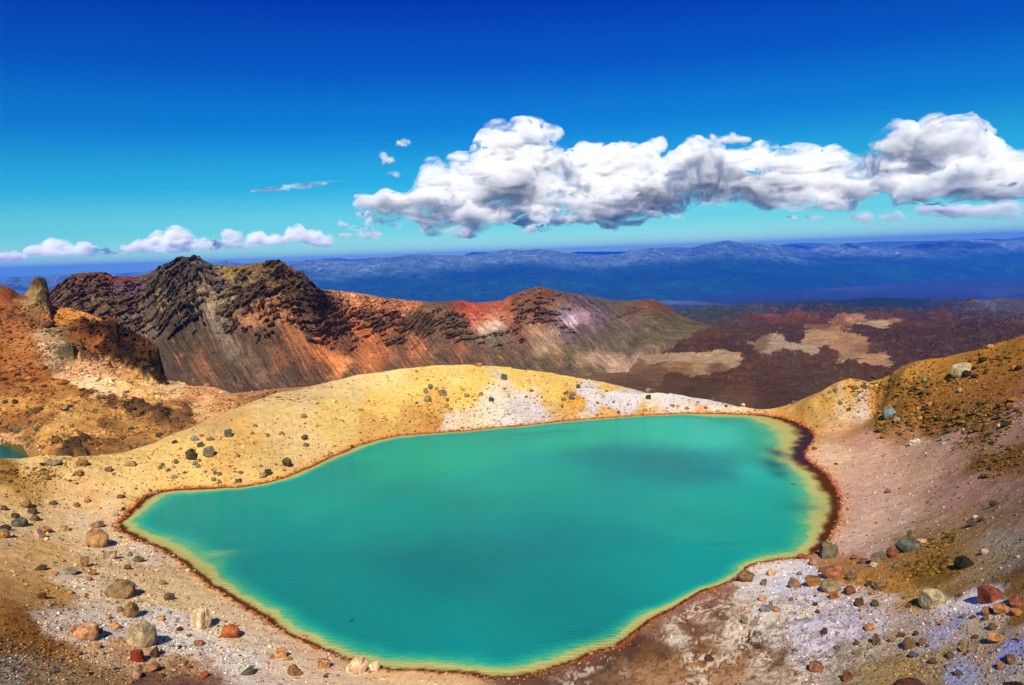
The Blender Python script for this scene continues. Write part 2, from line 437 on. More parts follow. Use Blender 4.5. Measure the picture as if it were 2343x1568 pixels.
# ground colour samples (px, py, colour as it shows)
GC = [(60,1070,'E3BF78'),(150,1060,'E0BC72'),(40,1095,'B5863F'),(20,1085,'96702F'),(90,1105,'BE934E'),(250,1070,'E0BA72'),(0,1140,'DDB06A'),(120,1145,'E6BE85'),
 (200,1130,'DDB276'),(300,1110,'E8C47C'),(220,1165,'E5C08E'),(60,1190,'E4BE84'),(0,1230,'D8AE7C'),(130,1215,'E6C48C'),(210,1195,'E9CFA6'),(100,1260,'DCAF6A'),
 (20,1290,'D6A96A'),(180,1290,'DDB57C'),(260,1260,'E6C89C'),(330,1260,'E2CCB0'),(0,1340,'C39350'),(60,1330,'C89A58'),(120,1350,'C08E4A'),(200,1350,'E2C8A4'),
 (150,1330,'DCC0A0'),(250,1310,'E2C495'),(340,1320,'DDB988'),(420,1370,'E4C690'),(300,1350,'E2C69A'),(380,1420,'E3D5C8'),(480,1420,'E6C89C'),(530,1450,'E6C8A4'),(0,1400,'A8742C'),(60,1430,'94601F'),
 (110,1480,'9C6A2A'),(30,1490,'8F6A38'),(100,1540,'A5875F'),(20,1550,'AE9A82'),(180,1520,'B58C50'),(150,1430,'DCC4AC'),(200,1440,'DCC8B4'),(260,1420,'E0D0BC'),
 (230,1500,'D2AF85'),(290,1500,'CFA67A'),(350,1510,'CBA883'),(420,1480,'E4D8C8'),(500,1500,'E2D6C6'),(560,1510,'E0D4C4'),(470,1530,'BFA390'),(400,1540,'B48A60'),
 (600,1540,'DCC4B0'),(650,1500,'E6CBA8'),(700,1530,'E0C0A0'),(330,1563,'7C5644'),(400,1562,'80594A'),(470,1563,'86604C'),(250,1560,'B08A58'),(800,1540,'DDBE9E'),(900,1552,'E0BC8E'),(1000,1556,'DDB888'),
 (570,1090,'E2BC74'),(450,1100,'E0BA70'),(380,1080,'E0B96E'),(500,1060,'D9AE62'),(600,1060,'DDB86E'),(430,1040,'E0BB6E'),(550,1010,'D9AE60'),(700,1040,'E3C07E'),(640,960,'DDBB78'),
 (500,965,'CFA868'),(700,900,'D9BB82'),(800,870,'DCBE80'),(900,850,'E2C37E'),(780,960,'DFBC6C'),(880,930,'E0BA62'),(960,880,'E2BE66'),(1040,850,'E4C26E'),(860,985,'D2A458'),
 (940,975,'C89A50'),(1000,930,'D3A450'),(990,960,'C08A42'),(1060,910,'E0B858'),(1090,870,'E2BC62'),(1180,860,'E2BC60'),(1150,955,'D8D0C8'),(1180,920,'CEC2BC'),
 (1130,935,'DCCFB8'),(1220,940,'CFC4C6'),(1235,960,'C8BEC0'),(1160,890,'D2BFA0'),(1130,965,'E0D2B4'),(1070,970,'D8C3A0'),(1035,970,'DAC8B0'),(1250,920,'D8B066'),(1290,940,'D2A558'),(1260,890,'DFB65C'),
 (1350,905,'D2CBC8'),(1400,915,'CFC8CC'),(1440,920,'D6CDCA'),(1340,948,'D0C0A8'),(1300,870,'E2BE66'),(1400,890,'DDB868'),(1310,915,'D09C40'),(1380,945,'D8A860'),(1480,940,'D8A860'),
 (1490,912,'E0D0BC'),(1530,915,'D8CEC8'),(1600,925,'DDD4CC'),(1560,935,'D8C9B8'),(1650,935,'DCD0C4'),(1600,943,'CFA070'),(1720,943,'D2AE78'),(1690,938,'D8C4A8'),
 (1800,935,'C89A50'),(1850,930,'C99848'),(1900,920,'C6953F'),(1950,900,'C08C38'),(1900,945,'B89068'),(1925,935,'C4A880'),(1960,925,'BCAC9C'),(1870,950,'D0A45C'),(1850,965,'DDB078'),
 (2000,905,'BD8838'),(2050,880,'B58232'),(2150,850,'B07A2C'),(2250,820,'A87226'),(2330,790,'9C6A24'),(2330,850,'9A6426'),(2200,880,'A86F2A'),(2100,910,'A87230'),(2050,950,'946426'),
 (2150,945,'946228'),(2000,960,'A8763A'),(2250,900,'9C6428'),(2330,900,'A0643A'),(1950,980,'B88458'),(1900,985,'D0A070'),(2050,985,'A87444'),(1980,1005,'C0907A'),(2150,970,'8A5C20'),(2230,940,'96683C'),
 (1900,1040,'DCB494'),(2000,1050,'CFA68C'),(2100,1020,'C49C82'),(2200,1000,'BE9682'),(2330,950,'B88C7C'),(2250,980,'9E7050'),(2000,1120,'CDA690'),(1960,1180,'D2AB94'),(2100,1100,'C09880'),(2200,1060,'B08870'),(2300,1010,'A88068'),
 (2250,1050,'86592E'),(2320,1040,'7E5026'),(2330,1080,'86583A'),(2200,1130,'A88070'),(2300,1120,'A8826A'),(1950,1230,'D0AC98'),(2050,1200,'C2A08C'),(2150,1180,'AC866C'),(2250,1170,'A07C58'),(2330,1170,'98785A'),
 (2000,1260,'C09C88'),(2100,1230,'9A7850'),(2150,1260,'9A7438'),(2200,1230,'9E7C4E'),(2300,1230,'A08C78'),(2330,1280,'968470'),(2250,1290,'A08660'),(2050,1290,'A87A3E'),(2150,1300,'86601C'),(1950,1290,'B07C44'),
 (2300,1330,'84602C'),(2200,1340,'94703A'),(2050,1330,'B07C36'),(1950,1320,'B8803C'),(1880,1290,'BC8448'),(2100,1370,'B0843E'),(1850,1310,'DCD6DC'),(1800,1300,'E4DAD4'),(1780,1340,'DED8E2'),(1830,1350,'DAD0D6'),
 (1900,1370,'D2C0B0'),(1850,1400,'D2CAD8'),(1900,1430,'D2CCDC'),(1960,1410,'D0C6CC'),(2000,1390,'C8B0A0'),(1950,1450,'C8C0D4'),(1880,1460,'D4CCD8'),(2000,1440,'CCC4C8'),(2100,1420,'B8A29A'),(2180,1400,'DCD4D4'),(2230,1385,'D8D0DC'),
 (2150,1440,'A8A4C0'),(2250,1420,'B8A48C'),(2330,1400,'8C6428'),(2330,1440,'A89484'),(2050,1480,'B4A088'),(1950,1500,'B8A890'),(2050,1530,'A48A58'),(2000,1555,'A08454'),(2150,1490,'A8906C'),(2250,1470,'A8927A'),(2200,1530,'9C9CB8'),
 (2180,1555,'A0A0C0'),(2250,1550,'A89A94'),(2330,1500,'8C90C4'),(2330,1550,'A49C98'),(2130,1555,'A08A64'),(1850,1500,'D0C4C0'),(1780,1440,'D4C4B8'),(1750,1400,'DCD2CC'),(1720,1350,'E0D4CC'),(1740,1320,'E0D8D6'),(1700,1400,'C8AC94'),
 (1640,1370,'A07058'),(1600,1390,'9C7460'),(1550,1400,'947060'),(1650,1400,'7C5A3C'),(1690,1430,'E0CCB4'),(1620,1420,'B8977C'),(1560,1440,'7A5640'),(1500,1450,'8C6A54'),(1450,1480,'584030'),(1400,1500,'5E4432'),(1350,1520,'6A4C38'),
 (1540,1460,'D8C4B0'),(1580,1450,'8A6448'),(1500,1500,'785230'),(1420,1530,'8C6648'),(1330,1550,'7C5C48'),(1600,1500,'8C6030'),(1560,1540,'A67A50'),(1650,1530,'B08058'),(1700,1500,'9C7048'),(1730,1470,'5E4028'),(1740,1500,'E0C8B0'),(1780,1530,'D8BCA0'),
 (1820,1545,'D4BCA4'),(1500,1560,'B0845C'),(1650,1560,'B48C64'),(1280,1560,'745440'),(1230,1563,'6A4A38'),(1830,1520,'8C7058'),(1780,1490,'94745C')]
gp, gc = [], []
for x, y, c in GC:
    p = hit_n(x, y)
    if p is not None:
        gp.append(p[:2]); gc.append(srgb(c))
gp = np.array(gp); gc = np.array(gc)
def ground_colour(xy, seed=0):
    x, y = xy[:, 0], xy[:, 1]
    r = np.hypot(x, y)
    w = 0.022 * r
    # compare places in log-polar terms so near patches stay small and far ones large
    az = np.arctan2(x, y); lr = np.log(r)
    u, v = x / 7.0, y / 7.0
    az = az + .030 * fbm2(u, v, 7, 51 + seed, .68) * 60 / r; lr = lr + .075 * fbm2(u + 40, v, 7, 57 + seed, .68) * 60 / r
    u, v = az * 100 / 5.5, lr * 48 / 5.5
    az = az + .014 * fbm2(u, v, 5, 61 + seed, .62); lr = lr + .035 * fbm2(u + 40, v, 5, 67 + seed, .62)
    a2 = np.arctan2(gp[:, 0], gp[:, 1]); l2 = np.log(np.hypot(gp[:, 0], gp[:, 1]))
    return idw(np.c_[az * 100, lr * 48], np.c_[a2 * 100, l2 * 48], gc, 3.0, .5)
Cn = ground_colour(xyn).reshape(Zn.shape + (3,))
Cn = np.clip(Cn - .03 * (Cn - Cn.mean(-1, keepdims=True)), .004, 1) * ALB * np.array([1.0, .98, .95])
# clumps of small scree darker and lighter
n1 = fbm2(X / 1.1, Y / 1.1, 4, 71)[..., None]
n2 = fbm2(X / 5.5, Y / 5.5, 5, 75, .6)[..., None]
Cn = Cn * (1 + 0.18 * n1 + 0.16 * n2)
# rusty rim of iron sediment at the waterline
rim = (1 - sstep(0.0, .7, sd_n + 0.5 * fbm2(X * 1.2, Y * 1.2, 3, 91)))[..., None]
Cn = Cn * (1 - rim) + rim * (srgb('9A4A14') * (1 + 0.5 * n1))
rim2 = (0.35 * (1 - sstep(0.6, 2.6, sd_n + 0.8 * n2[..., 0])))[..., None]
Cn = Cn * (1 - rim2) + rim2 * Cn * np.array([1.15, .80, .52])
# bottom brown mud flat: contorted light and dark flow bands
p0 = at_z(1600, 1500, .5)
mud = sstep(14.5, 8, np.hypot(X - p0[0], (Y - p0[1]) * 1.0)) * sstep(.4, 2, sd_n)
fl = fbm2(X / 5 + 2.2 * fbm2(X / 4, Y / 4, 3, 101), Y / 5 + 2.2 * fbm2(X / 4 + 9, Y / 4, 3, 103), 4, 107)
band = np.sin(fl * 14) ; band = sstep(.35, .80, band) * sstep(-.15, .12, fbm2(X / 6, Y / 6, 3, 109))
band = (band * mud * 0.95)[..., None]
Cn = Cn * (1 - band) + band * srgb('D8C4AC') * ALB
dk = (sstep(.3, .85, np.sin(fl * 14 + 2.2)) * mud * .55)[..., None]
Cn = Cn * (1 - dk) + dk * srgb('4A3020')
Cn = np.clip(Cn, 0.004, 0.86)
M_near = ground_mat('stony_ground', 3.6, 0.9, speck=.45, mottled=.30, bump=.6, bdist=.12)
ground = grid_mesh('ground', Pn, M_near, Cn)

# ------------------------------------------------------------------ the lake
def water_mat(name, scale=1.0):
    m, t, out = new_mat(name)
    b = N(t, 'ShaderNodeBsdfPrincipled')
    at = N(t, 'ShaderNodeVertexColor'); at.layer_name = 'Col'
    tc = N(t, 'ShaderNodeTexCoord')
    mp = N(t, 'ShaderNodeMapping'); mp.inputs['Rotation'].default_value = (0, 0, R(25)); mp.inputs['Scale'].default_value = (0.55, 1.8, 1)
    t.links.new(tc.outputs['Object'], mp.inputs[0])
    n1 = noise(t, mp.outputs[0], 2.2 * scale, 3, .6, .4); n2 = noise(t, mp.outputs[0], 7 * scale, 2, .5)
    patch = noise(t, tc.outputs['Object'], .05, 3, .5)
    h = math_(t, 'ADD', n1.outputs[0], math_(t, 'MULTIPLY', n2.outputs[0], .5))
    bp = N(t, 'ShaderNodeBump'); bp.inputs['Distance'].default_value = .45
    t.links.new(h, bp.inputs['Height'])
    t.links.new(rng(t, patch.outputs[0], .35, .65, .25, .8), bp.inputs['Strength'])
    t.links.new(bp.outputs[0], b.inputs['Normal'])
    t.links.new(at.outputs[0], b.inputs['Base Color'])
    b.inputs['Roughness'].default_value = .10; b.inputs['IOR'].default_value = 1.06; b.inputs['Specular IOR Level'].default_value = .22
    t.links.new(b.outputs[0], out.inputs[0])
    return m
M_water = water_mat('turquoise_water')
di = -sd_n
# width of the pale shallow band along the shore, from samples (px, py, dark rim width, yellow width) in metres
SH = [(300,1200,2.6,5.5),(430,1260,1.6,6.5),(560,1380,1.8,4.2),(730,1480,1.0,3.8),(900,1530,.7,4.2),(1100,1555,1.6,4.2),(1290,1521,1.0,4.6),(1450,1450,.6,3.6),(1580,1370,.9,2.2),
      (1700,1305,.6,2.6),(1830,1275,.5,3.2),(1880,1250,2.4,5.6),(1915,1170,3.0,7.4),(1890,1090,4.2,8.4),(1845,1035,5.0,10.),(1855,1000,5.4,14.),(1800,960,4.2,16.),(1700,948,1.8,9),(1500,949,.7,3.5),
      (1200,973,.8,4.0),(1000,990,.8,5.0),(850,1010,.8,5.0),(700,1072,.8,4.2),(560,1111,1.2,3.6),(430,1118,3.2,6.5),(340,1140,3.6,7.5)]
shp = np.array([at_z(a, b, 0)[:2] for a, b, c, d in SH]); shv = np.array([(c * (.30 if a < 1750 else .5), d * (.33 if a < 1750 else .46)) for a, b, c, d in SH])
inl = sd_n > 1.2
wv = np.zeros(Zn.shape + (2,)); sel = sd_n < 1.2
wv[sel] = idw(np.c_[X[sel], Y[sel]], shp, shv, 2.0, 4.0)
rag = 0.30 * fbm2(X / 2.3, Y / 2.3, 4, 131) + .12 * fbm2(X / .6, Y / .6, 3, 133)
d1 = di / np.maximum(wv[..., 0], .3) + rag * 1.4
d2 = di / np.maximum(wv[..., 1], .3) + rag * .9
WRAMP_T = np.array([0.0, .45, .75, 1.0, 1.45, 2.1, 3.6, 6.0])
WRAMP_C = np.array([srgb(c) for c in ('B0A04A', 'C8C074', 'B9CB7A', '5CBE8A', '22B496', '0EA896', '0AAA98', '079A94')])
Wc = np.stack([np.interp(d2, WRAMP_T, WRAMP_C[:, k]) for k in range(3)], -1)
rimf = (1 - sstep(.45, 1.15, d1))[..., None]
purple = np.zeros(Zn.shape); pp = at_z(1850, 1020, 0)
purple = sstep(16, 6, np.hypot(X - pp[0], Y - pp[1]))[..., None]
rimc = srgb('5A2C12') * (1 - purple) + srgb('30203A') * purple
Wc = Wc * (1 - rimf) + rimf * rimc
# depth: open-water tone samples
OW = [(1200,1350,'078C8C'),(1000,1300,'058888'),(1300,1250,'0A908E'),(900,1200,'0A9E90'),(1200,1100,'10AC98'),(1000,1050,'18B892'),(1300,1000,'1CC09C'),(1500,990,'28C4A4'),(1650,1000,'30C8B0'),
      (1500,1060,'049494'),(1600,1075,'069092'),(1420,1045,'0C9E9A'),(1700,1150,'12B09C'),(1600,1200,'12AA9A'),(1750,1080,'28C0AC'),(700,1150,'12A894'),(500,1180,'0C9C90'),(650,1280,'08948E'),(800,1400,'0A9088'),(1100,1450,'0A9490'),(1400,1350,'08908E'),(450,1160,'14A890'),(1550,1300,'0A9E98')]
owp = np.array([at_z(a, b, 0)[:2] for a, b, c in OW]); owc = np.array([srgb(c) for a, b, c in OW])
ow = np.zeros_like(Wc); ow[sel] = idw(np.c_[X[sel] + 6 * fbm2(X[sel] / 12, Y[sel] / 12, 3, 141), Y[sel]], owp, owc, 2.0, 20.0)
k = sstep(1.15, 2.6, d2)[..., None]
Wc = Wc * (1 - k) + ow * k
# weed and sediment blotches under the right-hand shallows
for px, py, a, b_, s, c in [(1775,1035,1.3,3.5,.75,'04606C'),(1768,1062,1.5,3.2,.7,'046470'),(1782,1085,1.2,2.4,.6,'046874'),(1838,1160,2.2,1.8,.4,'0A7478'),(1815,1108,.35,.35,.8,'05444A'),
                        (1270,988,5,1.1,.35,'0C8C7C'),(1190,994,3,.9,.3,'0C8C7C'),(805,1420,.18,.16,.95,'06363C'),(490,1268,1.6,.9,-.6,'8ACB86'),(500,1262,2.5,.3,-.4,'5CC888'),(1650,1245,2.6,.5,.35,'0A8478')]:
    p = at_z(px, py, 0)
    e = np.exp(-(((X - p[0]) / a) ** 2 + ((Y - p[1]) / b_) ** 2) * 1.0 + .6 * rag)
    e = np.clip(e * abs(s) * 1.2, 0, 1)[..., None]
    Wc = Wc * (1 - e) + e * srgb(c)
Wc = np.clip(Wc * np.array([.70, .66, .69]), 0.0005, .8)
Pw = Pn.copy(); Pw[..., 2] = 0.0
kf = (sd_n < .9)
kf = kf[:-1, :-1] & kf[1:, :-1] & kf[1:, 1:] & kf[:-1, 1:] & (r_n[None, :-1] > 30)
lake = grid_mesh('lake', Pw, M_water, Wc, keep=kf)

# ================================================================== LEFT HILL: orange slope with crags, beyond a second lake
def zline(pts, z):
    return [(x, y, float((z - ZC) / ray(x, y)[1])) for x, y in pts]
az_h = np.linspace(R(-47), R(-13), 760)
r_h = np.linspace(128, 385, 640)
HB = [[(-400, 1100, 128), (800, 1100, 128)],
      [(-400, 1250, 150), (80, 1240, 150), (120, 1070, 150), (200, 1050, 150), (640, 1010, 150)],
      zline([(-400, 1018), (0, 1014), (50, 1018)], -8.0) + [(85, 1036, 180), (100, 1042, 172), (130, 1026, 172), (200, 1018, 168), (280, 1019, 163), (400, 976, 163), (500, 944, 165), (590, 914, 170), (640, 906, 170)],
      [(-400, 880, 245), (0, 880, 245), (150, 884, 238), (300, 908, 215), (450, 924, 193), (560, 926, 181), (640, 902, 176)],
      [(-400, 740, 285), (0, 740, 288), (60, 730, 288), (110, 748, 282), (200, 802, 262), (300, 855, 240), (380, 888, 226), (470, 900, 210), (560, 912, 196), (640, 899, 186)],
      [(-400, 610, 332), (-100, 640, 330), (0, 655, 325), (20, 661, 324), (44, 678, 322), (56, 676, 321), (66, 660, 319), (74, 650, 318), (82, 644, 318), (92, 646, 318), (102, 655, 317), (110, 668, 316), (117, 702, 312), (168, 708, 302), (242, 727, 289), (266, 742, 284),
       (273, 770, 277), (299, 778, 270), (336, 799, 262), (362, 812, 258), (370, 840, 252), (380, 868, 248), (436, 883, 237), (470, 885, 230), (537, 903, 215), (587, 918, 204), (640, 930, 194)]]
cl = [(a, b, r + 30) for a, b, r in HB[-1]]
HB.append([(a, b + 160, r) for a, b, r in cl])
Zh, Rl_h, Zl_h = lines_grid(az_h, r_h, HB)
for _ in range(8):
    Zh[:, 1:-1] = (Zh[:, :-2] + 2 * Zh[:, 1:-1] + Zh[:, 2:]) / 4
Zh0 = Zh.copy()
Ph = polar(az_h, r_h, Zh)
X, Y = Ph[..., 0], Ph[..., 1]
HC = [(20,680,'7A3A14'),(10,700,'8A4A1C'),(40,710,'98602E'),(84,650,'5A4A2C'),(95,670,'3C3420'),(75,680,'8A7048'),(70,690,'A08458'),(105,690,'2E2A1C'),(60,730,'7C4C24'),(30,760,'9C5C28'),(90,740,'8C5A34'),
      (130,720,'B8742C'),(170,725,'C47E30'),(220,735,'B06E28'),(250,750,'6A3C18'),(200,760,'4C2810'),(235,775,'3A2010'),(265,790,'2C180C'),(170,770,'8A5020'),(180,750,'6C3C18'),(215,795,'8C4C1C'),(200,820,'50301A'),(255,810,'3C200E'),
      (285,790,'241408'),(290,830,'1E120A'),(310,800,'3A2210'),(330,830,'462A14'),(350,850,'1C110A'),(340,810,'5A341A'),(365,860,'221409'),
      (100,770,'B08A6C'),(120,790,'C09A7C'),(130,830,'A88668'),(150,800,'5C5A44'),(160,815,'44422E'),(140,780,'7A6C4C'),(60,790,'A4682E'),(20,820,'9A5A20'),(0,860,'905016'),(60,840,'A0602A'),(100,860,'98581E'),
      (180,830,'C8946A'),(200,850,'D8A884'),(170,860,'D8A27A'),(190,870,'E8C8A0'),(220,880,'EAC8A4'),(250,900,'E6C090'),(230,850,'C89064'),(270,860,'C89460'),(300,870,'D29A58'),(330,885,'E0B070'),(370,895,'E2B47C'),(400,900,'E6BC88'),
      (350,910,'D8A05A'),(300,900,'DCA86A'),(430,900,'D49860'),(450,910,'C88A58'),(480,905,'D49A6C'),(510,915,'C88C54'),(540,920,'C48C58'),(560,912,'8C5C38'),(400,930,'B07840'),(420,940,'6C4428'),(430,925,'A06A3C'),(460,930,'E0AC74'),
      (0,900,'8E5520'),(50,900,'9C6428'),(100,900,'A06828'),(150,890,'A87030'),(200,900,'94602A'),(250,920,'704424'),(300,935,'5A3C24'),(350,950,'5C3E26'),(380,960,'4A3422'),(400,950,'8C6034'),
      (0,930,'C08A40'),(60,920,'B88038'),(120,930,'C89448'),(170,920,'C48E44'),(220,935,'BC8844'),(270,945,'C8944C'),(330,965,'A87638'),(370,970,'84582C'),(20,960,'94602A'),(60,960,'8C5A28'),(100,960,'A06E34'),(150,950,'CA9C54'),(200,960,'B8843C'),
      (250,965,'8A5E2C'),(300,975,'A87838'),(0,985,'8C6034'),(40,985,'946638'),(80,990,'AC7C40'),(130,985,'C89850'),(170,990,'C89448'),(220,990,'BC8844'),(270,995,'A07034'),(320,990,'B8843E'),(360,980,'B07C3A'),
      (0,1003,'D0A070'),(40,1003,'C8966A'),(70,1010,'A87038'),(100,1005,'C08A44'),(130,1005,'B88240'),(150,1015,'5C4026'),(180,1012,'4C3622'),(210,1018,'8A5C2C'),(240,1015,'7A5028'),(280,1005,'94662E'),(320,1008,'8C6434'),(170,1025,'4A3622'),(230,1025,'A06C30')]
def cast_h(px, py):
    return cast(px, py, az_h, r_h, Zh0, 130)
hp, hc = [], []
for x, y, c in HC:
    p = cast_h(x, y)
    if p is not None:
        hp.append(p); q_ = srgb(c); hc.append(q_ * .82 + .18 * q_.mean() * np.array([1.35, 1.0, .6]))
hp = np.array(hp); hc = np.array(hc)
def field_lp(P, pts, cols, seed, warp=1.6, kz=0, aniso=1.0, p=4.0, eps=.5, sl=48.0):
    """colour field over (azimuth, elevation of the slope) measured on the terrain"""
    x, y, z = P[..., 0].ravel(), P[..., 1].ravel(), P[..., 2].ravel()
    r = np.hypot(x, y); w = .02 * r
    ua = np.arctan2(x, y) * 100 / 1.7; ub = (z - ZC) / r * 100 / 1.1
    # drag patches down the fall line, to the right and down
    ua, ub = ua + ub * .5, ub - ua * .12
    wx = w * warp * .9 * fbm2(ua, ub, 6, seed, .64); wz = w * warp * .42 * fbm2(ua + 31, ub, 6, seed + 7, .64)
    a1 = np.arctan2(x + wx, y) * 100; e1 = (z + wz - ZC) / r * 100 * 1.0; l1 = np.log(r) * sl
    a2 = np.arctan2(pts[:, 0], pts[:, 1]) * 100; r2 = np.hypot(pts[:, 0], pts[:, 1]); e2 = (pts[:, 2] - ZC) / r2 * 100; l2 = np.log(r2) * sl
    return idw(np.c_[a1 * aniso, e1, l1 * .25], np.c_[a2 * aniso, e2, l2 * .25], cols, p, eps).reshape(P.shape)
Ch = field_lp(Ph, hp, hc, 201)
dark = Ch.sum(-1)
crag = sstep(.30, .10, dark) * sstep(-5, 6, Zh) + .25 * sstep(.30, .10, dark)
crag = np.minimum(crag, 1)
for _ in range(5):
    crag[1:-1] = (crag[:-2] + crag[2:] + 2 * crag[1:-1]) / 4; crag[:, 1:-1] = (crag[:, :-2] + crag[:, 2:] + 2 * crag[:, 1:-1]) / 4
#                          # the dark crags stand proud of the slope
zfade = sstep(-8.2, -6.5, Zh)
rr_ = fbm2(X / 14, Y / 14 + Zh / 14, 5, 211) * 1.6 + .45 * fbm2(X / 3.5, Y / 3.5 + Zh / 5, 4, 215)
rock = fbm2(X / 5, (Y + Zh) / 5, 5, 221, ridged=True)
rib = fbm2((.6 * X + .8 * Y) / 9, (.8 * X - .6 * Y) / 45, 4, 225, ridged=True)       # ribs running down the slope
# keep the crest silhouette: less relief along it
Zh = Zh + zfade * (rr_ * (.55) + .5 * rib * (1 - crag) + crag * (1.2 + 2.8 * rock + 1.2 * fbm2(X / 1.8, (Y + Zh) / 1.8, 3, 223, ridged=True)))
# rock pinnacle on the crest
Ph[..., 2] = Zh
shift = -(crag * (1.2 + 1.6 * fbm3(X / 4, Y / 4, Zh / 4, 4, 231)) * zfade)
Ph[..., 0] += shift * np.sin(az_h)[:, None]; Ph[..., 1] += shift * np.cos(az_h)[:, None]
n1 = fbm2(X / 1.4, (Y + Zh) / 1.4, 4, 241)[..., None]; n2 = fbm2(X / 7, (Y + Zh) / 7, 4, 245)[..., None]
stk = fbm2((.6 * X + .8 * Y) / 3.0, (.8 * X - .6 * Y) / 30, 5, 247)[..., None]
Ch = Ch * ALB * (1 + .30 * n1 + .22 * n2 + .45 * stk)
spots = sstep(.30, .48, fbm2(X / 1.9, (Y + Zh * 1.2) / 1.9, 3, 251))[..., None] * sstep(.2, -.2, fbm2(X / 16, Y / 16, 3, 255))[..., None]
Ch = Ch * (1 - .75 * spots) + .75 * spots * srgb('4A3424')
Ch = np.clip(Ch * np.array([1.22, 1.16, 1.0]), .004, .86)
M_hill = ground_mat('orange_scree', 2.2, .35, speck=.5, mottled=.45, bump=.8, bdist=.35)
hill = grid_mesh('hill', Ph, M_hill, Ch)

# second lake, partly seen at the left edge
z2 = -8.0
q = [(-300, 1000), (-100, 1003), (0, 1011), (40, 1016), (70, 1026), (100, 1040), (110, 1060), (60, 1090), (-300, 1110)]
poly2 = np.array([at_z(x, y, z2)[:2] for x, y in q])
ag = np.linspace(R(-46), R(-28.5), 160); rg = np.linspace(120, 206, 160)
P2 = polar(ag, rg, np.full((160, 160), z2))
s2 = sdf_poly(P2[..., :2].reshape(-1, 2), poly2).reshape(160, 160) + .8 * fbm2(P2[..., 0] / 5, P2[..., 1] / 5, 3, 261)
C2 = np.stack([np.interp(-s2, [0, .7, 2, 3.5, 6], [srgb(c)[k] for c in ('7A4E24', '6C5420', '3C6030', '0A5048', '046064')]) for k in range(3)], -1) * .8
lake2 = grid_mesh('lake', P2, water_mat('dark_green_water'), C2)

# ================================================================== CRATER RIDGE
az_r = np.linspace(R(-47), R(16), 1500)
CRL = [(-400,700),(-100,690),(60,700),(115,664),(128,655),(150,640),(165,630),(180,625),(205,624),(230,622),(250,627),(258,632),(285,632),(300,634),(318,632),(340,626),(352,620),(362,612),(375,606),(395,597),(407,590),(418,588),(432,590),(446,585),(456,586),(463,594),
       (478,602),(490,607),(520,608),(550,608),(575,605),(592,601),(610,599),(624,595),(632,597),(650,601),(655,610),(668,612),(676,622),(690,628),(700,640),(712,652),(724,663),(760,664),(800,668),(830,672),(870,680),(900,683),(940,688),(980,690),(1010,690),
       (1040,688),(1060,688),(1075,692),(1100,692),(1125,690),(1150,687),(1165,678),(1180,672),(1200,664),(1220,658),(1232,656),(1246,657),(1262,663),(1290,668),(1312,671),(1340,676),(1370,681),(1400,687),(1440,688),(1465,686),(1480,685),(1495,685),(1510,692),
       (1530,704),(1550,718),(1575,728),(1600,738),(1625,746),(1660,760),(1750,800)]
def rc_at(x):
    return float(np.interp(x, [-400, 100, 440, 620, 720, 800, 1100, 1240, 1400, 1500, 1625, 1750], [900, 800, 730, 640, 600, 660, 700, 720, 830, 930, 1180, 1250]))
crest_r = [(x, y, rc_at(x)) for x, y in CRL]
foot = [(-400,900,560),(0,900,540),(300,905,520),(500,910,500),(700,905,510),(900,890,525),(1100,880,545),(1250,872,560),(1340,862,570),(1400,856,580),(1438,846,600),(1460,812,680),(1520,788,760),(1580,764,900),(1625,748,1120),(1660,765,1180),(1750,802,1200)]
TT = np.linspace(0, 1, 560)
L0 = np.array(foot, float); L1 = np.array(crest_r, float)
def tr(L):
    a, te = ray(L[:, 0], L[:, 1]); o = np.argsort(a)
    r = np.interp(az_r, a[o], L[o, 2]); return r, ZC + r * np.interp(az_r, a[o], te[o])
r0_, z0_ = tr(L0); r1_, z1_ = tr(L1)
T = TT[None]
Rg = r0_[:, None] + (r1_ - r0_)[:, None] * T
prof = .62 * T ** 1.25 + .38 * sstep(0, 1, T)         # scree fan below, cliff above
Zr = z0_[:, None] + (z1_ - z0_)[:, None] * prof
Pr = np.stack([Rg * np.sin(az_r)[:, None], Rg * np.cos(az_r)[:, None], Zr], -1)
def cast_r(px, py):
    az, te = ray(px, py); i = np.interp(az, az_r, np.arange(len(az_r))); i0 = int(min(max(i, 0), len(az_r) - 2)); t = i - i0
    r = Rg[i0] * (1 - t) + Rg[i0 + 1] * t; z = Zr[i0] * (1 - t) + Zr[i0 + 1] * t
    d = z - (ZC + r * te); k = np.where((d[1:] >= 0) & (d[:-1] < 0))[0]
    if not len(k): return None
    k = k[0]; u = -d[k] / (d[k + 1] - d[k])
    return float(az), TT[k] + u * (TT[k + 1] - TT[k])
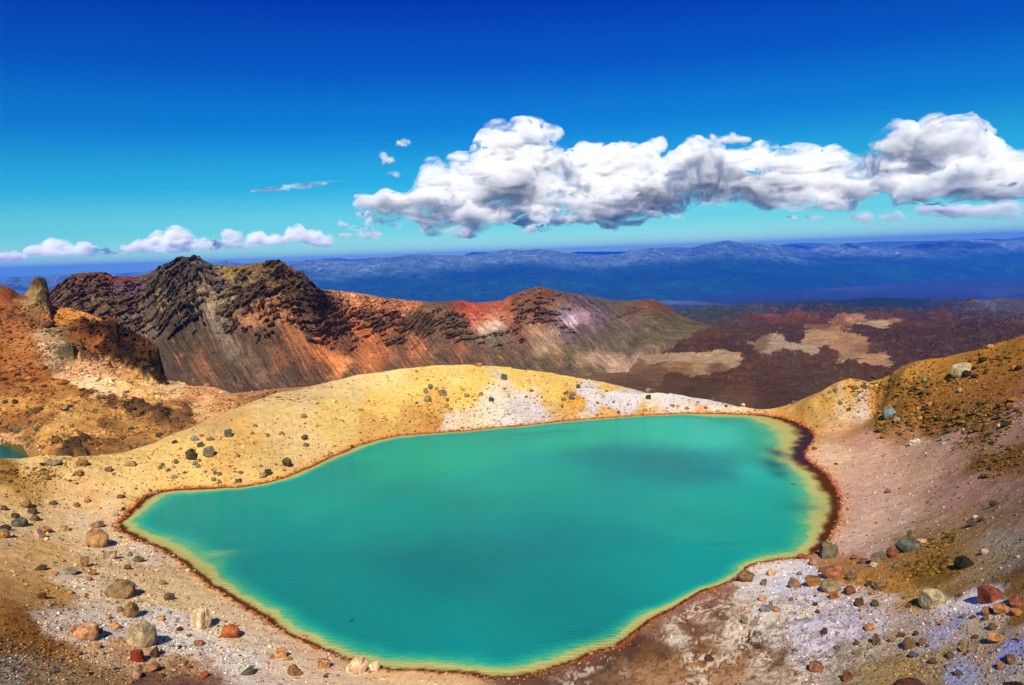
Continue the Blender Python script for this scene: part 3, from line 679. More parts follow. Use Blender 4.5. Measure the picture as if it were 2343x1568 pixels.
RC = [(160,640,'4C2A1C'),(200,632,'5C2C1A'),(230,630,'3A241A'),(250,645,'6A3420'),(290,640,'6A1C14'),(270,660,'4A3048'),(300,665,'4C3454'),(180,660,'604030'),(150,680,'5A4230'),(200,690,'5C4430'),(250,700,'54402C'),(290,700,'4C3020'),
      (330,640,'483428'),(350,660,'3A3426'),(400,610,'2E2A26'),(430,600,'282828'),(455,592,'38301E'),(470,610,'26282A'),(420,640,'2E3030'),(380,680,'303024'),(350,710,'3C3424'),(440,650,'303838'),(400,700,'40382A'),
      (410,720,'202014'),(440,725,'26221A'),(380,740,'3A3020'),(400,755,'201A12'),(450,735,'2A241A'),(430,705,'6A6244'),(370,700,'9A8A5C'),(480,640,'5C5448'),(500,660,'4E4C58'),(460,680,'7A6A50'),(470,790,'44321E'),(510,850,'44321E'),(560,800,'4C3A26'),(600,830,'46341F'),(470,760,'4A3A28'),(530,750,'5C4A36'),(570,860,'50392A'),(620,880,'4A3626'),(500,690,'8A7A5C'),(480,700,'9C8A6C'),
      (520,640,'7A6430'),(560,625,'705A2C'),(600,615,'7A6030'),(580,650,'6E5A34'),(540,680,'6A5C38'),(510,720,'645844'),(520,700,'7A6C50'),(620,610,'5A4A2C'),(640,620,'3A2C18'),(660,630,'6A3C1C'),(600,680,'3A2C1A'),(560,700,'40301C'),
      (640,660,'5A4024'),(680,650,'4C3A22'),(700,670,'302818'),(720,680,'3A2C1C'),(700,700,'241C12'),(740,700,'2E2014'),(660,700,'4C3A22'),(620,710,'8A6040'),(600,730,'A8744C'),(560,740,'A87048'),(640,720,'B0764A'),(680,720,'5A4028'),(660,690,'6C5034'),
      (540,760,'3C2E1C'),(560,770,'2A1C12'),(600,770,'2E1E14'),(640,780,'2C1E16'),(620,750,'5A3A22'),(660,760,'8C5832'),(680,780,'A0603A'),(700,750,'442C1C'),(650,800,'38261A'),(640,820,'7A4424'),
      (300,760,'4C4034'),(330,760,'5A5044'),(320,720,'6A5C4C'),(340,800,'40342A'),(380,820,'3C3020'),(420,840,'3A2C20'),(450,870,'44301E'),(460,850,'7A5034'),(480,870,'5A3E28'),(400,860,'3A2A1E'),(450,790,'3A2E1C'),(500,800,'3C2E1E'),
      (540,800,'6A5C50'),(520,780,'6C6050'),(500,750,'6A6256'),(480,730,'70685C'),(560,830,'685646'),(600,870,'74584A'),(640,890,'5A4840'),(580,800,'463624'),(540,850,'382A20'),(600,900,'342A22'),(560,890,'3A2A20'),(650,860,'40342A'),(620,820,'50402A'),
      (700,830,'6A4026'),(680,850,'3C2E22'),(720,860,'3A2C20'),(700,880,'443024'),(740,800,'A85C2C'),(760,820,'C8743A'),(780,840,'C47840'),(740,850,'6A4428'),(800,860,'4C3626'),(790,800,'6A3C22'),(760,790,'7A4628'),
      (760,675,'B87A4C'),(800,680,'C08252'),(780,700,'8A5430'),(760,720,'6C3C22'),(800,730,'9A5A32'),(780,745,'4A2A1A'),(760,760,'3C2418'),(830,690,'B47040'),(850,700,'A06438'),(870,720,'7A4628'),(840,730,'5A341E'),(820,760,'A85C2E'),(800,770,'5C3420'),
      (850,770,'B0622E'),(860,790,'94501F'),(880,760,'A05A34'),(900,740,'7C4426'),(870,750,'3C2820'),(900,700,'94583A'),(920,710,'A06844'),(900,780,'583820'),(880,820,'8C4E2C'),(850,830,'A4602E'),(900,840,'4C3628'),(930,850,'7A4A2C'),
      (940,700,'A8643C'),(960,720,'6C4A34'),(930,740,'4A3626'),(960,750,'503824'),(990,700,'5A4434'),(1000,720,'74583E'),(980,740,'463828'),(1020,700,'4A3024'),(1000,760,'5C3E2A'),(960,780,'70442A'),(990,790,'4C382A'),(960,800,'A0603A'),(1000,820,'4A3A2C'),(970,830,'6A4830'),
      (1050,700,'7C2C1C'),(1075,700,'A0382A'),(1070,720,'A84A34'),(1090,740,'B4644C'),(1100,715,'943A28'),(1060,740,'4A3424'),(1040,740,'4C3A28'),(1050,770,'3C3022'),(1080,770,'4A3A28'),(1110,760,'B49A84'),(1130,750,'C0A898'),(1120,730,'A85A44'),
      (1120,780,'4C4438'),(1140,770,'3E3C30'),(1140,800,'4C3C2C'),(1100,800,'5A4030'),(1050,800,'7C4C30'),(1030,820,'5A4030'),(1080,830,'4C382A'),(1150,700,'94472C'),(1160,730,'98563C'),(1180,690,'6A3E28'),(1200,700,'583A28'),(1180,760,'6A4632'),
      (1240,665,'5A2E20'),(1220,680,'6C4430'),(1260,680,'6A3220'),(1200,720,'4C3024'),(1230,720,'5A3428'),(1210,740,'7A5440'),(1290,680,'503838'),(1270,700,'7C5C48'),(1300,700,'6A5450'),(1320,690,'483848'),(1290,720,'6C6478'),(1310,735,'AC98A8'),(1340,730,'8C6C78'),
      (1250,740,'5C3C34'),(1230,760,'8A6A54'),(1260,770,'947664'),(1290,760,'5A4A50'),(1330,750,'443840'),(1310,770,'504048'),(1340,700,'54444C'),(1370,700,'484048'),(1400,700,'463E3C'),(1370,730,'58485C'),(1400,740,'54443C'),(1430,710,'4E3C2C'),(1450,700,'5A3C28'),
      (1480,695,'6C3C22'),(1500,700,'6A3820'),(1440,740,'6A5450'),(1420,760,'4C4434'),(1480,730,'54442E'),(1510,720,'5C4C2C'),(1540,730,'4E4A28'),(1560,745,'585028'),(1500,760,'4E462C'),(1460,780,'4A4228'),(1400,790,'4E4430'),(1370,770,'4A3C38'),(1340,790,'4C4230'),
      (1200,790,'5A4634'),(1240,800,'8C7454'),(1270,800,'7A6448'),(1300,800,'5C4C30'),(1210,830,'4C4030'),(1250,830,'544632'),(1300,830,'544834'),(1330,820,'8C7458'),(1360,825,'9A7C64'),(1400,840,'A88A74'),(1420,850,'A0826C'),(1350,845,'54442E'),(1300,850,'483A2C'),(1380,850,'60503C'),
      (1160,820,'4C3A2A'),(1180,850,'4A3828'),(1100,850,'54402E'),(1050,850,'483426'),(980,860,'5A402C')]
rp, rcol = [], []
for x, y, c in RC:
    p = cast_r(x, y)
    if p is not None:
        rp.append((p[0] * 100, p[1] * 13)); q_ = srgb(c); q_ = q_ + .016 * np.array([1.25, .95, .62]) * (q_.mean() < .06); m_ = q_.mean(); rcol.append((q_ * .80 + .20 * m_ * np.array([1.5, .93, .58])) * 1.12)
rp = np.array(rp); rcol = np.array(rcol)
U = np.repeat(az_r[:, None], len(TT), 1) * 100; V = np.repeat(TT[None], len(az_r), 0) * 13
# streaks run down and to the right across the face
su = U + V * .75 + .9 * fbm2(U / 7, V / 6, 3, 299); sv = V - U * .1
wu = .85 * fbm2(su / 1.1, sv / 3.2, 6, 301, .62) + .3 * fbm2(su / .22, sv / 1.6, 4, 303); wv_ = .9 * fbm2(su / 1.0 + 7, sv / 2.2, 6, 307, .64)
cU = (U + wu).ravel(); cV = (V + wv_).ravel()
Cr = idw(np.c_[cU, cV], rp, rcol, 2.2, .5).reshape(Pr.shape)
# gullies on the scree, ledges of layered lava on the cliffs
up = sstep(.35, .75, TT)[None] * (U < 12) + 0.0
gul = fbm2(su / .75, sv / 7, 5, 311, ridged=True)
gul2 = fbm2(su / .28, sv / 3.5, 3, 315, ridged=True)
left = sstep(-8, -14, U)                               # massive layered buttresses on the left
dip = V * 1.0 - U * .42                                # beds dip to the left
lay = dip * 1.5 + 1.6 * fbm2(U / 2.2, V / 1.6, 5, 321) + .5 * fbm2(U / .6, V / .5, 3, 323)
saw = (lay % 1.0); led = sstep(0, .75, saw) - sstep(.8, 1.0, saw)
blocky = fbm2(U / .5, dip / .3, 4, 325)
crags = .45 * sstep(.10, .035, Cr.mean(-1)) * sstep(.25, .4, TT)[None]
# rock outcrops broken along the beds, in the upper half of the wall
dip_ = V - U * (.42 * left + .10 * (1 - left))
on = .60 * fbm2(U / 2.8, dip_ / .50, 5, 361, .56) + .40 * fbm2(U / .95, dip_ / .16, 5, 365, .60)
bias = .30 * np.exp(-((T - .66) / .24) ** 2) + .09 * left * sstep(.3, .5, T) - .37 - .10 * sstep(6, 12, U) - .25 * sstep(.45, .30, T)
outc = sstep(.02, .12, on + bias - .35 * np.clip(Cr.mean(-1) * 4 - .5, -.5, .8))
amp = np.clip((z1_ - z0_)[:, None] * .11, 3, 12)
env = np.minimum(sstep(0, .08, TT), sstep(1.0, .93, TT))[None]
out_ = env * amp * (.42 * gul + .14 * gul2 + .55 * fbm2(su / 2.6, sv / 5, 4, 329) + up * (.12 + .38 * left) * led * (.35 + .65 * sstep(-.2, .3, fbm2(U / 2.5, V / 1.5, 3, 327))) + up * .12 * blocky + crags * (.5 + .3 * fbm2(U / .6, V / .4, 4, 331, .6)) + .22 * (.35 + up) * fbm2(U / .9, dip_ / .6, 5, 333, .6, ridged=True) + outc * (.50 + .16 * fbm2(U / .6, dip_ / .14, 4, 367, .6)))
mound = 0
for (px, py, a, b, h) in [(410,725,1.6,.9,14),(430,650,3.2,1.6,10),(700,670,2.4,1.6,16),(610,770,2.4,1.0,9),(560,690,3.5,1.0,7),(1130,770,1.4,.9,6),(1200,710,2.5,1.,6)]:
    p = cast_r(px, py)
    if p: mound = mound + h * np.exp(-(((U - p[0] * 100) / a) ** 2 + ((V - p[1] * 13) / b) ** 2))
out_ = out_ + mound * env
dirx = -np.sin(az_r)[:, None]; diry = -np.cos(az_r)[:, None]
Pr[..., 0] += dirx * out_; Pr[..., 1] += diry * out_; Pr[..., 2] += out_ * .40
Pr[..., 2] += env * amp * .05 * fbm2(U / .16, V / .16, 3, 335)
Pr[:, -8:, 2] += (.9 * fbm2(U / .22, V, 4, 337) * sstep(.95, 1, TT)[None])[:, -8:]
# far side
Pb = Pr[:, -1:].copy(); Pb2 = Pb.copy()
Pb2[..., 0] *= 1.25; Pb2[..., 1] *= 1.25; Pb2[..., 2] = -260
Pf = Pr[:, :1].copy(); Pf[..., 0] *= .95; Pf[..., 1] *= .95; Pf[..., 2] -= 28
Pr_ = np.concatenate([Pf, Pr, Pb2], 1)
n1 = fbm2(su / .12, sv / .5, 4, 341)[..., None]; n2 = fbm2(su / .6, sv / 2.4, 4, 345)[..., None]
stre = sstep(.15, .6, fbm2(su / .33, sv / 5.5, 4, 351))[..., None] * sstep(.75, .45, TT)[None, :, None]
strat = np.sin(lay * 13 + 2.2 * fbm2(U / .9, dip / .5, 4, 347))
strat = (sstep(.1, .55, strat) - sstep(-.1, -.6, strat))[..., None] * (up * (.35 + .65 * left) * sstep(-.3, .3, fbm2(U / 1.6, V / 1.2, 4, 349)))[..., None]
Cr = Cr * (1 + .38 * n1 + .5 * n2) * (1 + np.where(strat > 0, .75, .55) * strat)  # strata tones; the dark bands also paint in ledge shadow
shade_l = (led * up * left)[..., None]
st = sstep(.06, .42, .6 * fbm2(su / .55, sv / 5.0, 6, 371, .66) + .5 * fbm2(U / 1.6, V / 1.6, 5, 373, .6))[..., None] * (1 - outc)[..., None] * sstep(1.0, .4, T)[..., None]
tan_ = srgb('B8764A') * (1 - sstep(4, 9, U))[..., None] + srgb('A08870') * sstep(4, 9, U)[..., None]
Cr = Cr * (1 - .50 * st) + .50 * st * tan_
sd_ = sstep(.10, .40, fbm2(su / .5 + 20, sv / 6, 5, 375, .62))[..., None] * (1 - outc)[..., None]
Cr = Cr * (1 - .30 * sd_)
orock = srgb('4C3A26') * (1 + .5 * fbm2(U / 1.2, V / .9, 4, 377))[..., None] * np.array([1.0, 1.0, 1.0])
oc = (outc * .85)[..., None]
Cr = Cr * (1 - oc) + oc * (.55 * orock + .45 * Cr)
# ledge shadow painted as dark colour into the recesses between the ledges
ledge_shadow = (sstep(.78, .86, saw) * up * left)[..., None]
Cr = Cr * (1 - .6 * ledge_shadow) + .6 * ledge_shadow * srgb('241C14')
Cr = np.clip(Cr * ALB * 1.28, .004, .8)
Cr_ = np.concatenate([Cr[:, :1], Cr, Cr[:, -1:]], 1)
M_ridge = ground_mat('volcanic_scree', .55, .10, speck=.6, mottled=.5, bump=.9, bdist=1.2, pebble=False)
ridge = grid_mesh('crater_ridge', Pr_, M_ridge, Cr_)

# ================================================================== VALLEY, PLAIN
az_v = np.unique(np.concatenate([np.linspace(R(-45), R(4), 400), np.linspace(R(4), R(45), 900)]))
r_v = np.unique(np.concatenate([np.geomspace(215, 440, 40), np.geomspace(440, 4000, 800), np.geomspace(4000, 46000, 260)]))
zr = [(215,-60),(300,-55),(450,-53),(600,-61),(760,-66),(900,-69),(1120,-82),(1500,-112),(2000,-148),(3000,-222),(4000,-295),(5000,-360),(6500,-450),(9000,-600),(12000,-775),(15500,-960),(46000,-960)]
Zv = np.interp(r_v, [a for a, b in zr], [b for a, b in zr])[None].repeat(len(az_v), 0)
Pv = polar(az_v, r_v, Zv)
X, Y = Pv[..., 0], Pv[..., 1]; rv = r_v[None]
def bumpv(px, py, r, sx, sr, h):
    p = at_r(px, py, r)
    a = math.atan2(p[0], p[1])
    return h * np.exp(-(((az_v[:, None] - a) * r / sx) ** 2 + ((rv - r) / sr) ** 2))
Zv = Zv + rv * .007 * fbm2(np.arctan2(X, Y) * 22, np.log(rv) * 9 + 0 * X, 5, 401) * sstep(300, 700, rv) * sstep(14000, 6000, rv)
Zv = Zv + rv * .0045 * sstep(.0, .5, fbm2(X / 60, Y / 60, 5, 405)) * sstep(2600, 1500, rv) * sstep(400, 600, rv)
Zv = Zv + bumpv(1760, 715, 2900, 330, 260, 34) + bumpv(1980, 722, 3000, 420, 220, 18) + bumpv(2330, 722, 2600, 260, 260, 50) + bumpv(2050, 690, 6200, 650, 420, 75) + bumpv(1850, 745, 2100, 260, 120, 14)
Zv = Zv + bumpv(1590, 735, 2500, 200, 160, 22) + bumpv(2150, 750, 1900, 300, 140, 16)
Pv[..., 2] = Zv
VC = [(1440,840,'6E5240'),(1500,815,'A88C7C'),(1560,815,'B49A88'),(1620,815,'B8A08E'),(1660,820,'B09480'),(1600,830,'A08468'),(1560,840,'7C5C40'),(1640,840,'6E4E34'),(1500,850,'6A4A34'),(1550,870,'50362A'),(1650,870,'4A2E24'),(1450,870,'5C4434'),(1700,860,'4C3028'),(1600,890,'483024'),
      (1500,795,'4C3028'),(1560,785,'442C28'),(1620,790,'402828'),(1700,800,'402C2C'),(1680,780,'402A2C'),(1650,765,'4C3226'),(1720,760,'40302E'),(1580,770,'4E3A2C'),(1740,790,'6E5848'),(1780,793,'A89890'),(1820,795,'B0A09C'),(1850,798,'A8968C'),(1860,780,'A08068'),(1900,770,'A47E60'),
      (1940,775,'94704C'),(1960,785,'9C7452'),(1920,795,'A0785A'),(1970,800,'7C5844'),(1900,810,'4A3232'),(1850,815,'4A342E'),(1800,820,'4C3432'),(1850,840,'462C26'),(1780,850,'4A2E28'),(1750,890,'442C24'),(1700,900,'54382A'),(1680,920,'583C2C'),(1780,910,'442A20'),(1850,870,'44302A'),(1900,850,'48342E'),
      (1950,830,'46342E'),(1940,822,'8C7050'),(1990,825,'A87C60'),(2010,822,'A47A5C'),(2000,805,'4C3434'),(2050,810,'402A30'),(2000,850,'442C28'),(2050,790,'3A2430'),(2100,800,'382432'),(2150,780,'382634'),(2000,770,'3A2430'),(1980,755,'3E2830'),(2100,760,'3A2430'),(2150,750,'3C2832'),(2200,760,'34222E'),
      (2050,745,'4A2C24'),(1980,735,'8C5C3C'),(1960,730,'9A7058'),(1920,732,'84503A'),(2010,740,'B09880'),(2030,745,'A48C7C'),(2060,738,'84583A'),(2000,722,'4C3034'),(1900,745,'6E4A38'),(1850,740,'4C2A20'),(1800,730,'5C2E1C'),(1760,720,'6C2E18'),(1850,722,'6A3018'),(1720,730,'4C2A24'),
      (1900,720,'482A28'),(1680,740,'44343C'),(1640,740,'3A3440'),(1620,745,'50444C'),(1780,750,'402A2A'),(1820,765,'3C2A34'),(2100,725,'3C2634'),(2150,735,'4A2C2E'),(2200,735,'34202C'),(2260,745,'30202A'),(2330,735,'4C2E2C'),(2300,750,'3C2830'),(2250,770,'34242C'),(2330,760,'30222A'),
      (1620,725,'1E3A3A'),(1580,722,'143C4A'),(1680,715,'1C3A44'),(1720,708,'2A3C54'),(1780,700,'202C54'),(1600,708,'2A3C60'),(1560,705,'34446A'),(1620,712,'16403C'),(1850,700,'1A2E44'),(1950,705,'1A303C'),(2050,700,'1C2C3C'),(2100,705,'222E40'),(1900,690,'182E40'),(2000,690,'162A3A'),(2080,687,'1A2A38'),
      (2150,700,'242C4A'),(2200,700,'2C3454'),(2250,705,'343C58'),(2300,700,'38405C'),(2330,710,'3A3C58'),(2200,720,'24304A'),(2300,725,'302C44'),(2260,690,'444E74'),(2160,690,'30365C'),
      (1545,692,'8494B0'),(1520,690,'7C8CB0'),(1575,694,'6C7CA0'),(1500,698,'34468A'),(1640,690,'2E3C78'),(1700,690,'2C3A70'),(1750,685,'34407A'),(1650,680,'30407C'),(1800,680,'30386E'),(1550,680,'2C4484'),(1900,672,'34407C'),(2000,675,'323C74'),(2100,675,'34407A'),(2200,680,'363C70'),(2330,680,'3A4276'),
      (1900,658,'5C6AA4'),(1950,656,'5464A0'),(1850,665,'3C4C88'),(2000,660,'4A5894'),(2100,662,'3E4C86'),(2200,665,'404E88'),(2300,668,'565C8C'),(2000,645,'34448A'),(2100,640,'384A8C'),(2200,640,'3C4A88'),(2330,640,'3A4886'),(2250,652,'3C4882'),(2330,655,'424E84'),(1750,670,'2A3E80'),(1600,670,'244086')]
vp, vc = [], []
for x, y, c in VC:
    p = cast(x, y, az_v, r_v, Zv, 400)
    if p is not None:
        c_ = srgb(c)
        r = np.hypot(p[0], p[1])
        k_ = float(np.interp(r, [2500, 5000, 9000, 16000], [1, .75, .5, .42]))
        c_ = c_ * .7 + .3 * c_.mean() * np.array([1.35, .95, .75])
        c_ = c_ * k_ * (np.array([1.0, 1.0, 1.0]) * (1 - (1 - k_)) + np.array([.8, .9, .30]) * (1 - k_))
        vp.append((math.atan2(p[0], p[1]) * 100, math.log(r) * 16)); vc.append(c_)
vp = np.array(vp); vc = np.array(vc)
A_ = np.arctan2(X, Y) * 100; L_ = np.log(rv) * 16 + 0 * A_
wa = 1.5 * fbm2(A_ / 1.8, L_ / .7, 6, 411, .66); wl = .5 * fbm2(A_ / 1.8 + 9, L_ / .7, 6, 413, .66)
A_, L_ = A_ + wa, L_ + wl
AL = np.c_[A_.ravel(), L_.ravel()]
near_ = vp[:, 1] < math.log(3600) * 16
ash_s = near_ & (vc.mean(1) > .062)
full = idw(AL, vp, vc, 3.0, .1).reshape(Pv.shape)
dark_ = idw(AL, vp[~ash_s], vc[~ash_s], 3.0, .2).reshape(Pv.shape)
ashc = idw(AL, vp[ash_s], vc[ash_s], 3.0, .2).reshape(Pv.shape)
wash = idw(AL, vp[near_], ash_s[near_].astype(float)[:, None], 2.2, .15).reshape(Pv.shape[:2])
A0_, L0_ = np.arctan2(X, Y) * 100, np.log(rv) * 16 + 0 * X
edge = .42 * fbm2(A0_ / 1.3, L0_ / .55, 6, 441, .68) + .22 * fbm2(A0_ / .35, L0_ / .14, 4, 443, .6)
ash = (sstep(.47, .58, wash + edge) * sstep(3900, 3300, rv))[..., None]
ashc = ashc * (1 + .30 * fbm2(A0_ / 2 + L0_ * .4, L0_ / .22, 5, 445)[..., None])
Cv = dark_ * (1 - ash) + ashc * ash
# clumps: broken aa lava over the ash flats, bush farther out
heap = sstep(.34, .42, fbm2(A_ / .22, L_ / .075, 3, 415))[..., None] * sstep(.02, .12, Cv.mean(-1))[..., None] * sstep(4200, 3200, rv)[..., None]
Cv = Cv * (1 - .75 * heap) + .75 * heap * srgb('3A2A26')
stre_ = fbm2(A_ / .9 + L_ * .8, L_ / .12, 4, 417)[..., None]
Cv = Cv * (1 + .35 * stre_)
lum = Cv.mean(-1)
clump = sstep(.02, .22, fbm2(np.arctan2(X, Y) * 100 / .42, np.log(rv) * 16 / .11 + 0 * X, 5, 421, .65))
clump2 = sstep(.18, .34, fbm2(np.arctan2(X, Y) * 100 / .9, np.log(rv) * 16 / .3 + 0 * X, 4, 425))
lavaz = sstep(3600, 2800, rv) * sstep(420, 520, rv)
cf = (clump * (.35 + .65 * clump2) * lavaz * .7 * (1 - .75 * ash[..., 0]))[..., None]
Cv = Cv * (1 - cf) + cf * srgb('30201E')
Pv[..., 2] += ((clump * .0009 + .0016 * clump2) * rv * lavaz * (1 - ash[..., 0]))
ora = (sstep(.2, .5, fbm2(np.arctan2(X, Y) * 100 / .5 + 31, np.log(rv) * 16 / .3, 4, 429)) * lavaz * .35)[..., None]
Cv = Cv * (1 - ora) + ora * srgb('6E4426')
warm = (sstep(.05, .35, fbm2(A0_ / 1.0 + 5, L0_ / .4, 5, 447, .6)) * lavaz * .4 * (1 - ash[..., 0]))[..., None]
Cv = Cv * (1 - warm) + warm * srgb('6A4A34')
pale_far = (sstep(.36, .5, fbm2(np.arctan2(X, Y) * 100 / 1.1 + 3, np.log(rv) * 16 / .13, 4, 433)) * sstep(3600, 5000, rv) * .5)[..., None]  # random paler patches on the far plain
Cv = Cv * (1 - pale_far) + pale_far * np.minimum(Cv * 3 + .05, .5)
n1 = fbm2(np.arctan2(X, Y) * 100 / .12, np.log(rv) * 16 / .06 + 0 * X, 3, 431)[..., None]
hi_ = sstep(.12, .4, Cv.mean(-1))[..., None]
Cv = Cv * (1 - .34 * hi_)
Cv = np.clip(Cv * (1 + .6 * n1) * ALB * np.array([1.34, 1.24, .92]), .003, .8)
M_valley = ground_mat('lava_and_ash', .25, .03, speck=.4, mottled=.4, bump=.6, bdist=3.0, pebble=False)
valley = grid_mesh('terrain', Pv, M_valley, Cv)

# ================================================================== FAR MOUNTAINS
def range_(name, crest, rc, foot_r, zf, seed, cols, amp, mat, nt=260, thick=5000):
    az = np.linspace(R(-45), R(45), 1500)
    C = np.array(crest, float); a, te = ray(C[:, 0], C[:, 1]); o = np.argsort(a)
    rcz = np.interp(az, a[o], np.interp(C[o, 0], [p[0] for p in rc], [p[1] for p in rc]))
    zc = ZC + rcz * np.interp(az, a[o], te[o])
    rf = np.interp(az, a[o], np.interp(C[o, 0], [p[0] for p in foot_r], [p[1] for p in foot_r]))
    t = np.linspace(0, 1, nt)[None]
    Rr = rf[:, None] + (rcz - rf)[:, None] * t
    Xr, Yr = Rr * np.sin(az)[:, None], Rr * np.cos(az)[:, None]
    rid = fbm2(Xr / 4200, Yr / 4200, 5, seed, .42, ridged=True)
    rid2 = fbm2(Xr / 900, Yr / 900, 5, seed + 20, ridged=True)
    pr = .75 * t ** 1.1 + .25 * sstep(0, 1, t)
    env = np.minimum(sstep(0, .25, t), sstep(1.0, .86, t))
    H = (zc[:, None] - zf)
    Z = zf + H * pr + env * H * amp * (.75 * rid + .25 * rid2) 
    Z = np.minimum(Z, ZC + Rr * ((zc - ZC) / rcz)[:, None] + 0 * Z) if False else Z
    P = np.stack([Xr, Yr, Z], -1)
    Pb = P[:, -1:].copy(); s = (rcz + thick) / rcz; Pb[..., 0] *= s[:, None]; Pb[..., 1] *= s[:, None]; Pb[..., 2] = zf
    P = np.concatenate([P, Pb], 1)
    hfrac = (Z - zf) / H
    scrub = sstep(.60, 1.0, hfrac + .10 * rid2 + .12 * rid)[..., None]
    c = srgb(cols[0]) * (1 - scrub) + srgb(cols[1]) * scrub
    slip = (sstep(.62, .8, fbm2(Xr / 500, Yr / 1500, 4, seed + 33, ridged=True)) * sstep(.6, .85, hfrac))[..., None]
    c = c * (1 - .22 * slip) + .22 * slip * srgb(cols[2])
    c = c * (1 + .5 * fbm2(Xr / 300, Yr / 300, 4, seed + 40)[..., None] + .7 * rid[..., None] + .4 * rid2[..., None])  # colour follows the relief: bright ridges and shaded hollows painted in
    c = np.clip(c, .003, .8)
    return grid_mesh(name, P, mat, np.concatenate([c, c[:, -1:]], 1))
M_mtn = ground_mat('forested_range', .010, .0012, speck=.5, mottled=.6, bump=1.0, bdist=110, pebble=False)
MT = [(-300,655),(0,640),(30,634),(70,636),(110,637),(150,630),(200,636),(290,630),(340,622),(380,612),(480,606),(520,600),(560,603),(640,598),(700,598),(740,602),(790,600),(830,596),(870,590),(900,588),(950,582),(1000,586),(1060,590),(1100,584),(1140,578),(1170,571),
      (1200,574),(1230,570),(1262,573),(1290,579),(1330,583),(1380,586),(1420,582),(1450,573),(1490,568),(1540,566),(1580,567),(1620,558),(1645,553),(1665,550),(1690,556),(1715,558),(1760,560),(1810,566),(1850,570),(1880,566),(1930,562),(1980,562),(2020,566),(2060,562),
      (2100,558),(2140,557),(2170,551),(2200,549),(2240,552),(2290,551),(2342,548),(2600,545)]
mountains = range_('mountains', MT, [(-300, 24000), (1171, 24000), (2600, 30000)], [(-300, 15500), (1000, 14500), (1500, 15500), (1900, 19000), (2342, 24000), (2600, 25000)], -965, 501,
                   ('143628', '506464', 'A4A8A0'), .26, M_mtn)
MT0 = [(-300,660),(0,660),(400,650),(700,640),(800,625),(900,640),(1000,620),(1060,612),(1120,625),(1200,606),(1300,612),(1380,625),(1450,610),(1560,600),(1700,612),(1800,628),(1870,640),(1950,655),(2600,640)]
MT1 = [(-300,650),(0,648),(200,632),(400,618),(600,604),(745,592),(775,590),(800,594),(860,590),(1060,585),(1080,577),(1110,577),(1150,583),(1290,582),(1320,576),(1380,576),(1440,576),(1500,580),(1780,562),(1810,557),(1860,556),(1900,558),(1960,556),(2010,553),(2060,553),(2120,552),(2200,550),(2260,546),(2300,548),(2342,543),(2600,540)]
far_mountains = range_('mountains', MT1, [(-300, 40000), (2600, 43000)], [(-300, 36000), (2600, 37000)], -965, 601, ('2C4A44', '4C6058', '8C8474'), .1, M_mtn, nt=60)

# ================================================================== HAZE
def haze_box():
    m, t, out = new_mat('blue_air')
    v = N(t, 'ShaderNodeVolumePrincipled')
    v.inputs['Color'].default_value = (.015, .19, 1.0, 1)
    v.inputs['Density'].default_value = HAZE
    v.inputs['Anisotropy'].default_value = 0.0
    t.links.new(v.outputs[0], out.inputs['Volume'])
    x0, x1, y0, y1, z0, z1 = -46500, 46500, -300, 47000, -1100, 330
    v_ = [(x, y, z) for z in (z0, z1) for y in (y0, y1) for x in (x0, x1)]
    me = bpy.data.meshes.new('haze')
    me.from_pydata(v_, [], [(0, 2, 3, 1), (4, 5, 7, 6), (0, 1, 5, 4), (1, 3, 7, 5), (3, 2, 6, 7), (2, 0, 4, 6)])
    me.materials.append(m)
    o = link(bpy.data.objects.new('haze', me)); o['kind'] = 'stuff'
    return o
HAZE = 3.7e-5
haze = haze_box()

# ================================================================== BOULDERS
def rock_mat():
    m, t, out = new_mat('weathered_rock')
    b = N(t, 'ShaderNodeBsdfPrincipled'); b.inputs['Roughness'].default_value = .92; b.inputs['Specular IOR Level'].default_value = .2
    oi = N(t, 'ShaderNodeObjectInfo'); tc = N(t, 'ShaderNodeTexCoord')
    va = N(t, 'ShaderNodeVectorMath', operation='ADD'); t.links.new(tc.outputs['Object'], va.inputs[0])
    cx = N(t, 'ShaderNodeCombineXYZ'); t.links.new(math_(t, 'MULTIPLY', oi.outputs['Random'], 57.0), cx.inputs[0]); t.links.new(cx.outputs[0], va.inputs[1])
    co = va.outputs[0]
    n1 = noise(t, co, 1.6, 5, .62); n2 = noise(t, co, 9, 4, .65); n3 = noise(t, co, .9, 3, .6, 1.0)
    c = mixc(t, 1.0, oi.outputs['Color'], mixc(t, rng(t, n1.outputs[0], .33, .67, 0, 1), (.42, .38, .36), (1.55, 1.46, 1.32)), 'MULTIPLY')
    c = mixc(t, 1.0, c, mixc(t, rng(t, n2.outputs[0], .35, .65, 0, 1), (.62, .60, .58), (1.35, 1.3, 1.25)), 'MULTIPLY')
    c = mixc(t, rng(t, n3.outputs[0], .58, .68, 0, .55), c, mixc(t, 1.0, c, (1.5, .85, .45), 'MULTIPLY'))
    t.links.new(c, b.inputs['Base Color'])
    bp = N(t, 'ShaderNodeBump'); bp.inputs['Strength'].default_value = .8; bp.inputs['Distance'].default_value = .12
    t.links.new(math_(t, 'ADD', n1.outputs[0], math_(t, 'MULTIPLY', n2.outputs[0], .5)), bp.inputs['Height'])
    t.links.new(bp.outputs[0], b.inputs['Normal']); t.links.new(b.outputs[0], out.inputs[0])
    return m
M_rock = rock_mat()
